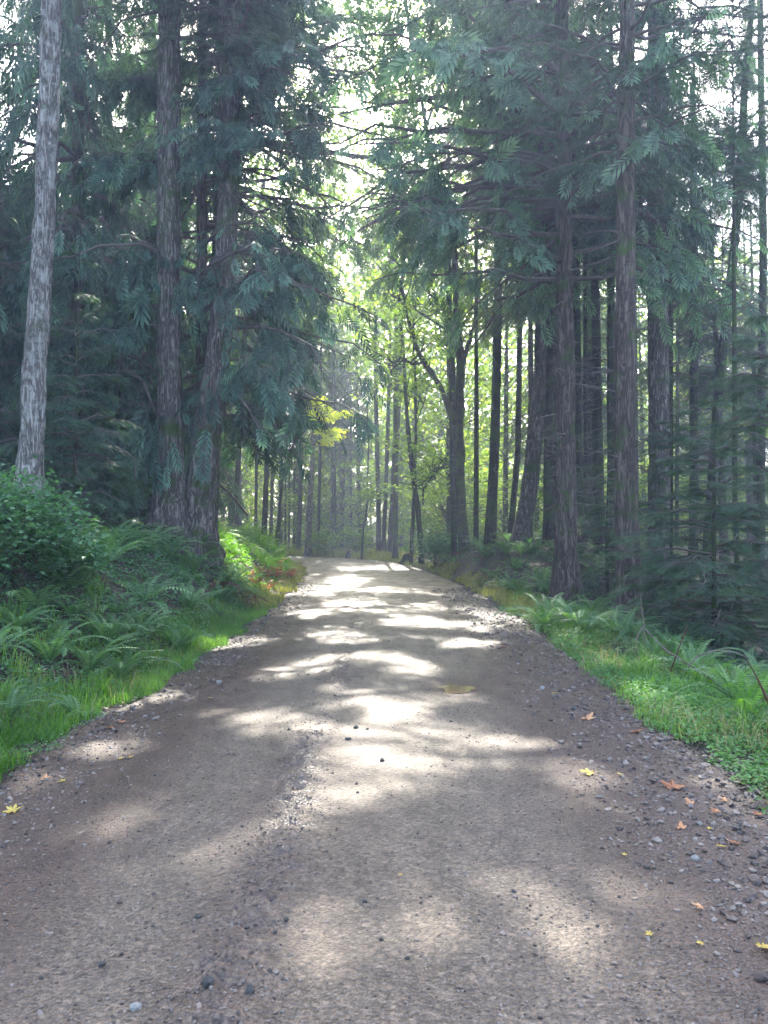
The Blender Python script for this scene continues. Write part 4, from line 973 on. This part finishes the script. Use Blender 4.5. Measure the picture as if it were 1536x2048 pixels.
def fern_px(px, py, d, s_, kind, label, group=None, name='sword_fern'):
    p = at(px, py, d); return fern(p[0], d, s_, kind, label, group, name)
# named ones
fern_px(1095, 1270, 13.2, 1.15, FERN, 'tall upright sword fern at the left end of the right fern row')
fern_px(1165, 1275, 12.4, 1.2, FERN, 'arching sword fern in front of the roadside cedar')
fern_px(1240, 1300, 11.6, 1.0, FERN, 'sword fern in front of the red brown trunk')
fern_px(1465, 1400, 7.7, .8, FERN, 'bluish fern on the right verge below the bare arching twig')
fern_px(1490, 1440, 6.9, .62, FERNB, 'light green fern low on the right verge')
fern_px(1420, 1410, 8.4, .5, FERNB, 'small bright fern left of the bluish fern')
fern_px(150, 1375, 7.0, .55, BRAK, 'pale green fern at the top of the left grass')
fern_px(20, 1390, 6.6, .6, FERN, 'fern touching the left picture edge above the grass')
fern_px(240, 1330, 8.5, .8, FERN, 'large sword fern with upright fronds in the middle of the left bank')
fern_px(100, 1310, 8.0, .8, FERN, 'sword fern left of the large one on the left bank')
fern_px(355, 1285, 10.5, .8, FERN, 'sword fern pointing to the road below the twin firs')
fern_px(430, 1150, 16.0, 1.1, FERND, 'brown withered fern skirt below the curved fir')
fern_px(480, 1160, 16.6, .9, FERND, 'brown withered fern right of the first withered one')
fern_px(385, 1120, 15.6, 1.05, FERN, 'sword fern at the foot of the twin firs')
fern_px(460, 1110, 17.0, 1.05, FERN, 'sword fern with shiny silvery fronds right of the curved fir')
fern_px(300, 1130, 14.8, 1.0, FERN, 'sword fern covering the mossy foot of the thick fir')
r = rng(18)
for k in range(13):
    y = r.uniform(19, 27); s_ = -r.uniform(2.75, 3.4)
    fern(float(road_c(y)) + s_, y, r.uniform(.75, 1.1), RUST, 'rust orange dead bracken at the left road edge before the bend', 'rust coloured bracken by the bend', 'bracken', .05)
r = rng(8)
for k in range(34):
    y = 20 + 13 * ((k * .618) % 1); s = -(3.0 + 4.2 * r.uniform()); x = float(road_c(y)) + s
    fern(x, y, r.uniform(.85, 1.25), FERNB, 'bright sunlit green fern on the bank beyond the twin firs', 'sunlit ferns on the far left bank')
for k in range(110):
    y = 5.0 + 13 * r.uniform() ** .9; s = -(3.1 + 4.6 * r.uniform() ** 1.2); x = float(road_c(y)) + s
    fern(x, y, r.uniform(.65, 1.2) * (.7 + .3 * min(y / 12, 1)), FERN if k % 3 else BRAK, ('%s fern on the left bank, %s' % ('bracken' if k % 3 == 0 else 'sword', 'just above the nearest grass' if y < 8 else 'halfway up to the twin firs' if y < 13 else 'below the twin firs')), 'ferns covering the left bank')
for k in range(60):
    y = 19 + 14 * r.uniform(); s = 3.2 + 6 * r.uniform() ** 1.2; x = float(road_c(y)) + s
    fern(x, y, r.uniform(.7, 1.15), FERN if k % 4 else FERND, 'dark sword fern on the mound right of the road', 'ferns on the right mound')
for k in range(34):
    y = 8 + 11 * r.uniform(); s = 3.4 + 4.5 * r.uniform(); x = float(road_c(y)) + s
    fern(x, y, r.uniform(.5, .85), FERN, 'shaded fern in the hollow right of the road', 'ferns in the right hollow')
for k in range(22):
    y = 50 + 12 * r.uniform(); x = -9 + 18 * r.uniform()
    if abs(float(road_s(x, y))) < 3.4: continue
    fern(x, y, r.uniform(.9, 1.4), FERNB, 'light green fern beyond the end of the road', 'ferns beyond the road end')
for k in range(30):
    y = 14 + 12 * r.uniform(); x = -14 + 8.5 * r.uniform()
    fern(x, y, r.uniform(.8, 1.2), FERN, 'dim fern on the floor of the left wood', 'ferns inside the left wood')

def bush(px, py, d, H, R, nl, ls, mat, label, seed, name='leafy_bush'):
    r = rng(seed); p = at(px, py, d); g = float(ground_z(p[0], d))
    root = link(name, None, None, (p[0], d, g)); tag(root, label, 'bush')
    ns_ = 26; az = r.uniform(0, 6.28, ns_); t = np.linspace(0, 1, 7); rr_ = R * r.uniform(.2, .95, ns_); hh = H * (1 - .45 * (rr_ / R) ** 2) * r.uniform(.8, 1.05, ns_)
    P = np.stack([rr_[:, None] * t ** 1.4 * np.cos(az)[:, None], rr_[:, None] * t ** 1.4 * np.sin(az)[:, None], hh[:, None] * (1.15 * t - .15 * t * t)], -1); P[:, 1:] += r.normal(0, .02, (ns_, 6, 3))
    P[:, 0, 2] -= .1
    mb = MB(); tubes(mb, P, np.full((ns_, 7), .008) * (1.2 - t), 5, 0); link('stem', mb.mesh('stem', M['twig']), root)
    k = r.integers(0, ns_, nl); tt = r.uniform(.3, 1, nl) ** .7 * 6; k0 = tt.astype(int).clip(0, 5); f_ = (tt - k0)[:, None]
    c = P[k, k0] * (1 - f_) + P[k, k0 + 1] * f_ + r.normal(0, .11 * R / .8, (nl, 3)); c[:, 2] = np.maximum(c[:, 2], .04)
    A, B, C_ = rand_rot(nl, r, .45); sz = (ls * r.uniform(.6, 1.25, nl))[:, None]
    mb = MB(); mb.inst(LEAF if ls < .09 else MAPLE, c, A * sz, B * sz, C_ * sz, 0, .5 + r.normal(0, .16, nl)); link('foliage', mb.mesh('foliage', M[mat]), root)
bush(40, 1120, 9.2, 1.25, 1.0, 5200, .075, 'bush', 'dense rounded bush of small green leaves below the pale grey fir', 1)
bush(-60, 1120, 8.4, 1.35, .9, 4000, .075, 'bush', 'part of dense greenery cut by the left picture edge beside the rounded bush', 2)
bush(130, 1180, 10.0, .6, .7, 2400, .07, 'bush', 'lower leafy bush sloping down right of the rounded bush', 3)
bush(650, 1105, 50, 1.6, 1.5, 1800, .14, 'maple', 'sunlit green bush where the road bends away', 7)
bush(712, 1108, 50, 1.8, 1.6, 1800, .14, 'maple', 'grey green bush just left of the three straight trunks', 8)
bush(870, 1080, 33, 1.5, 1.6, 2500, .10, 'bush', 'dark leafy bush at the left end of the fern mound', 9)

def blades(n, xy, hmin, hmax, wd, seed, mat, lean=.5):
    r = rng(seed); x, y = xy; n = len(x); g = np.maximum(ground_z(x, y), road_h(x, y) * (np.abs(road_s(x, y)) < 2.8) - .02 * (np.abs(road_s(x, y)) >= 2.8)) - .01
    h = r.uniform(hmin, hmax, n); az = r.uniform(0, 6.28, n); ln = h * lean * r.uniform(.3, 1.6, n)
    dx = np.cos(az) * ln; dy = np.sin(az) * ln; pa = az + PI / 2 + r.normal(0, .5, n); wx = np.cos(pa) * wd; wy = np.sin(pa) * wd
    z0 = np.zeros(n)
    B0 = np.stack([x, y, g], -1); W_ = np.stack([wx, wy, z0], -1)
    M1 = B0 + np.stack([dx * .35, dy * .35, h * .6], -1); T_ = B0 + np.stack([dx, dy, h * r.uniform(.7, 1, n)], -1)
    V = np.stack([B0 - W_, B0 + W_, M1 + W_ * .8, M1 - W_ * .8, T_], 1)
    i0 = np.arange(n)[:, None] * 5
    mb = MB(); tn = np.repeat((.5 + .3 * vnoise(x * 1.3, y * 1.3, 5) + r.normal(0, .15, n)), 5)
    mb.add(V.reshape(-1, 3), i0 + [0, 1, 2, 3], 0, tn); nv = mb.n
    mb.v.append(np.zeros((0, 3))); mb.f.append((i0 + [3, 2, 4], 0)); mb.t.append(np.zeros(0))
    return mb
def strip(n, side, s0, s1, y0, y1, seed, thr=-.6, fs=1.5, pw=1.0, skew=1.0):
    r = rng(seed); y = y0 * (y1 / y0) ** (r.uniform(0, 1, n) ** pw); s = side * (s0 + (s1 - s0) * r.uniform(0, 1, n) ** skew)
    x = road_c(y) + s * np.sqrt(1 + np.interp(y, _ty, _ts) ** 2)
    edge = vnoise(y * 1.5, y * 0 + side, 77) * .14 + vnoise(y * 5, y * 0 + side, 78) * .07
    k = (vnoise(x * fs, y * fs, seed) > thr) & (np.abs(s) > s0 + .14 + edge)
    return x[k], y[k]
def stuff(name, mb, mat, label): return tag(link(name, mb.mesh(name, mat)), label, kind='stuff')
x1, y1 = strip(36000, -1, 2.30, 3.4, 3.0, 17, 1, -.6, skew=1.2); x2, y2 = strip(11000, 1, 2.28, 3.7, 3.2, 16, 2, 0, skew=1.1)
x3, y3 = strip(9000, -1, 2.3, 3.6, 16, 40, 3, -.4); x4, y4 = strip(7000, 1, 2.5, 3.4, 15, 45, 4, -.3)
g1 = blades(0, (np.concatenate([x1, x2]), np.concatenate([y1, y2])), .04, .17, .0030, 6, None)
stuff('verge_grass', g1, M['grass'], 'fresh green grass along both road edges')
g2 = blades(0, (np.concatenate([x3, x4]), np.concatenate([y3, y4])), .06, .25, .009, 7, None)
stuff('far_verge_grass', g2, M['grass_dry'], 'yellowish grass along the road towards the bend')
r = rng(9); n = 16000; x = r.uniform(-9, 9, n); y = r.uniform(45, 62, n); k = np.abs(road_s(x, y)) > 2.5; x, y = x[k], y[k]
stuff('meadow_grass', blades(0, (x, y), .2, .6, .02, 10, None), M['grass_dry'], 'pale yellow green grass beyond the end of the road')
x5, y5 = strip(1300, -1, 2.35, 3.6, 3.2, 18, 71, 0); x6, y6 = strip(4500, 1, 2.35, 4.0, 3.2, 16, 72, 0)
stuff('dry_straw', blades(0, (np.concatenate([x5, x6]), np.concatenate([y5, y6])), .08, .30, .0028, 73, None, .9), leaf_mat('straw', (.14, .10, .045), (.26, .20, .09), (.40, .32, .17), .3), 'dry straw coloured blades among the verge grass')
# taller tufts deeper on the verges
r = rng(19); c_n = 150; cy_ = 4 * (20 / 4) ** r.uniform(0, 1, c_n); sd = np.where(r.uniform(size=c_n) < .5, -1, 1); cs_ = sd * r.uniform(2.75, 4.2, c_n)
cx = road_c(cy_) + cs_; x = np.repeat(cx, 45) + r.normal(0, .06, c_n * 45); y = np.repeat(cy_, 45) + r.normal(0, .06, c_n * 45)
stuff('grass_tufts', blades(0, (x, y), .12, .38, .004, 11, None, .8), M['grass'], 'taller grass tufts on both verges')

def low_leaves(n, side, s0, s1, y0, y1, hmax, ls, seed, thr, fs=1.2, per=6):
    x, y = strip(n, side, s0, s1, y0, y1, seed, thr, fs); r = rng(seed + 5); n = len(x)
    x = np.repeat(x, per) + r.normal(0, .05, n * per); y = np.repeat(y, per) + r.normal(0, .05, n * per); h = np.repeat(r.uniform(.02, hmax, n), per) * r.uniform(.5, 1.1, n * per)
    hm = .35 + .65 * sst(-.3, .6, vnoise(x * 1.1, y * 1.1, seed + 3)); z = np.maximum(ground_z(x, y), -1e9) + h * hm
    A, B, C_ = rand_rot(n * per, r, .4); sz = (ls * r.uniform(.6, 1.25, n * per) * (1 + .02 * y))[:, None]
    mb = MB(); mb.inst(LEAF, np.stack([x, y, z], -1), A * sz, B * sz, C_ * sz, 0, .5 + .25 * vnoise(x * .9, y * .9, seed) + r.normal(0, .14, n * per)); return mb
stuff('verge_clover', low_leaves(13000, 1, 2.35, 4.8, 3.0, 17, .17, .034, 41, -.45), M['clover'], 'low round leaved plants covering the right verge')
stuff('creeping_weeds', low_leaves(2600, -1, 2.28, 3.0, 3.0, 18, .05, .022, 42, -.2), M['clover'], 'low creeping weeds at the edge of the left verge')
stuff('bank_undergrowth', low_leaves(12000, -1, 2.85, 8.0, 3.6, 19, .38, .042, 43, -.55), M['bush'], 'mixed low leafy growth on the left bank')
stuff('hollow_undergrowth', low_leaves(6000, 1, 3.2, 10, 4.5, 32, .25, .045, 44, -.3), M['bush'], 'low shaded growth in the right hollow and on the mound')
stuff('bank_growth_far', low_leaves(4500, -1, 2.9, 8, 18, 36, .45, .07, 45, -.5), M['fern_bright'], 'bright leafy growth on the bank towards the bend')
# litter on the forest floor
r = rng(61); n = 14000; y = 4 * (40 / 4) ** r.uniform(0, 1, n); s = np.where(r.uniform(size=n) < .5, -1, 1) * r.uniform(2.3, 9, n); x = road_c(y) + s
A, B, C_ = rand_rot(n, r, .3); sz = (r.uniform(.015, .045, n) * (1 + .03 * y))[:, None]; mb = MB()
mb.inst(LEAF, np.stack([x, y, ground_z(x, y) + .012], -1), A * sz, B * sz, C_ * sz, 0, r.uniform(.1, .9, n))
stuff('leaf_litter', mb, leaf_mat('litter', (.06, .03, .018), (.13, .075, .045), (.24, .17, .10), .1), 'brown leaf litter on the forest floor')

# ------------------------------------------------------------------ dead wood and stems
def stick(name, pts, d0, label, cat, mat='dead_wood', seed=0, side=0):
    """pts (px,py,width px, depth)"""
    P = np.array([at(q[0], q[1], q[3]) for q in pts]); R = np.array([q[2] / 2 / FPX * q[3] for q in pts]); b_ = P[0].copy(); P = P - b_; r = rng(seed)
    L = np.concatenate([[0], np.cumsum(np.linalg.norm(np.diff(P, axis=0), axis=1))]); q = np.linspace(0, L[-1], 18)
    C_ = np.stack([np.interp(q, L, P[:, i_]) for i_ in range(3)], -1)
    for _ in range(2): C_[1:-1] = C_[:-2] * .25 + C_[1:-1] * .5 + C_[2:] * .25
    mb = MB(); tubes(mb, C_[None], np.interp(q, L, R)[None], 6)
    if side:
        k = r.integers(4, 17, side); dr = unit(r.normal(0, 1, (side, 3)) + [0, 0, .4]); l = r.uniform(.08, .3, side) * max(L[-1], .6) * .5; t = np.linspace(0, 1, 4)
        tubes(mb, C_[k][:, None] + dr[:, None] * (l[:, None] * t)[..., None], R.min() * .7 * (1.1 - t)[None] * np.ones((side, 1)), 4)
    return tag(link(name, mb.mesh(name, M[mat], True), None, b_), label, cat)
stick('bare_twig', [(1290, 1258, 2, 9.2), (1330, 1300, 3, 9.0), (1380, 1330, 4, 8.6), (1440, 1370, 4, 8.2)], 9, 'long bare twig slanting down across the right verge plants', 'twig', seed=1, side=5)
stick('bare_twig', [(1370, 1345, 3, 8.6), (1385, 1318, 3, 8.6), (1425, 1300, 3, 8.6), (1470, 1302, 2, 8.6), (1500, 1318, 1.5, 8.6)], 9, 'arching bare twig above the bluish fern on the right', 'twig', seed=2, side=4)
stick('grass_stalk', [(1292, 1320, 2, 10), (1287, 1240, 2, 10), (1280, 1188, 1.6, 10)], 9, 'tall dry grass stalk in front of the red brown trunk', 'grass stalk', seed=3)
stick('bare_twig', [(1272, 1310, 3, 10), (1275, 1270, 3, 10), (1290, 1248, 2, 10)], 9, 'short pale twig left of the tall dry stalk', 'twig', seed=4)
stick('bare_twig', [(1340, 1345, 3, 8.8), (1375, 1250, 2, 8.8)], 9, 'reddish straight twig behind the long slanting twig', 'twig', 'fern_dead', seed=5, side=3)
stick('withered_frond', [(1560, 1470, 4, 6.8), (1535, 1400, 6, 6.8), (1512, 1350, 3, 6.8), (1492, 1318, 1.5, 6.8)], 9, 'reddish withered frond standing at the right picture edge', 'frond', 'fern_dead', seed=6, side=12)
stick('hanging_stem', [(271, 1010, 2, 16), (271, 950, 2.4, 16), (270, 905, 2, 16)], 9, 'thin pale bare stem standing in the dark left wood', 'stem', seed=7)
stick('fallen_pole', [(495, 1030, 5, 21), (460, 988, 5, 20), (425, 955, 5, 19)], 9, 'dark fallen pole slanting over the bright bank ferns', 'fallen branch', 'twig', seed=8, side=4)
stick('fallen_branch', [(1130, 1290, 4, 11.5), (1180, 1300, 4, 11.2), (1215, 1310, 3, 11)], 9, 'short pale fallen branch on the right verge grass', 'fallen branch', seed=9)
def stump(px, py, d, w, h, label):
    p = at(px, py, d); g = float(ground_z(p[0], d)); R = w / 2 / FPX * d
    me, _ = trunk_mesh([[0, 0, -.2], [0, 0, .1], [.03, 0, h * .6], [.06, 0, h * .92], [.07, 0, h]], [R * 1.3, R * 1.15, R * .95, R * .8, R * .45], M['dark_bark'], int(px), 14, .5, .3)
    root = link('tree_stump', me, None, (p[0], d, g)); tag(root, label, 'stump')
    cap = MB(); a_ = np.linspace(0, 2 * PI, 12, endpoint=False); cap.add(np.vstack([np.stack([.07 + R * .4 * np.cos(a_), R * .4 * np.sin(a_), 0 * a_ + h], -1), [[.07, 0, h + .02]]]), [[k, (k + 1) % 12, 12] for k in range(12)])
    link('cut_top', cap.mesh('cut_top', M['twig']), root)
stump(812, 1108, 39, 15, .5, 'dark rounded stump at the foot of the slanted maple')
stump(695, 1116, 46, 7, .45, 'tiny dark stump in the grass beyond the road end')

# ------------------------------------------------------------------ haze
import bmesh
HZ = 0.0030  # haze box added to imitate the bluish glare veil of the lens
bm = bmesh.new(); bmesh.ops.create_cube(bm, size=1); me = bpy.data.meshes.new('haze'); bm.to_mesh(me); bm.free()
hz_o = link('haze', me, None, (0, 150, 14.5)); hz_o.scale = (380, 380, 38)
m = bpy.data.materials.new('veil_haze'); m.use_nodes = True; t = m.node_tree; t.nodes.clear()
o = t.nodes.new('ShaderNodeOutputMaterial'); pv = t.nodes.new('ShaderNodeVolumePrincipled')
pv.inputs['Color'].default_value = (.66, .77, 1, 1); pv.inputs['Density'].default_value = HZ; pv.inputs['Anisotropy'].default_value = .45
t.links.new(pv.outputs[0], o.inputs['Volume']); me.materials.append(m)
tag(hz_o, 'pale bluish haze added in the forest air to imitate lens glare', kind='stuff')
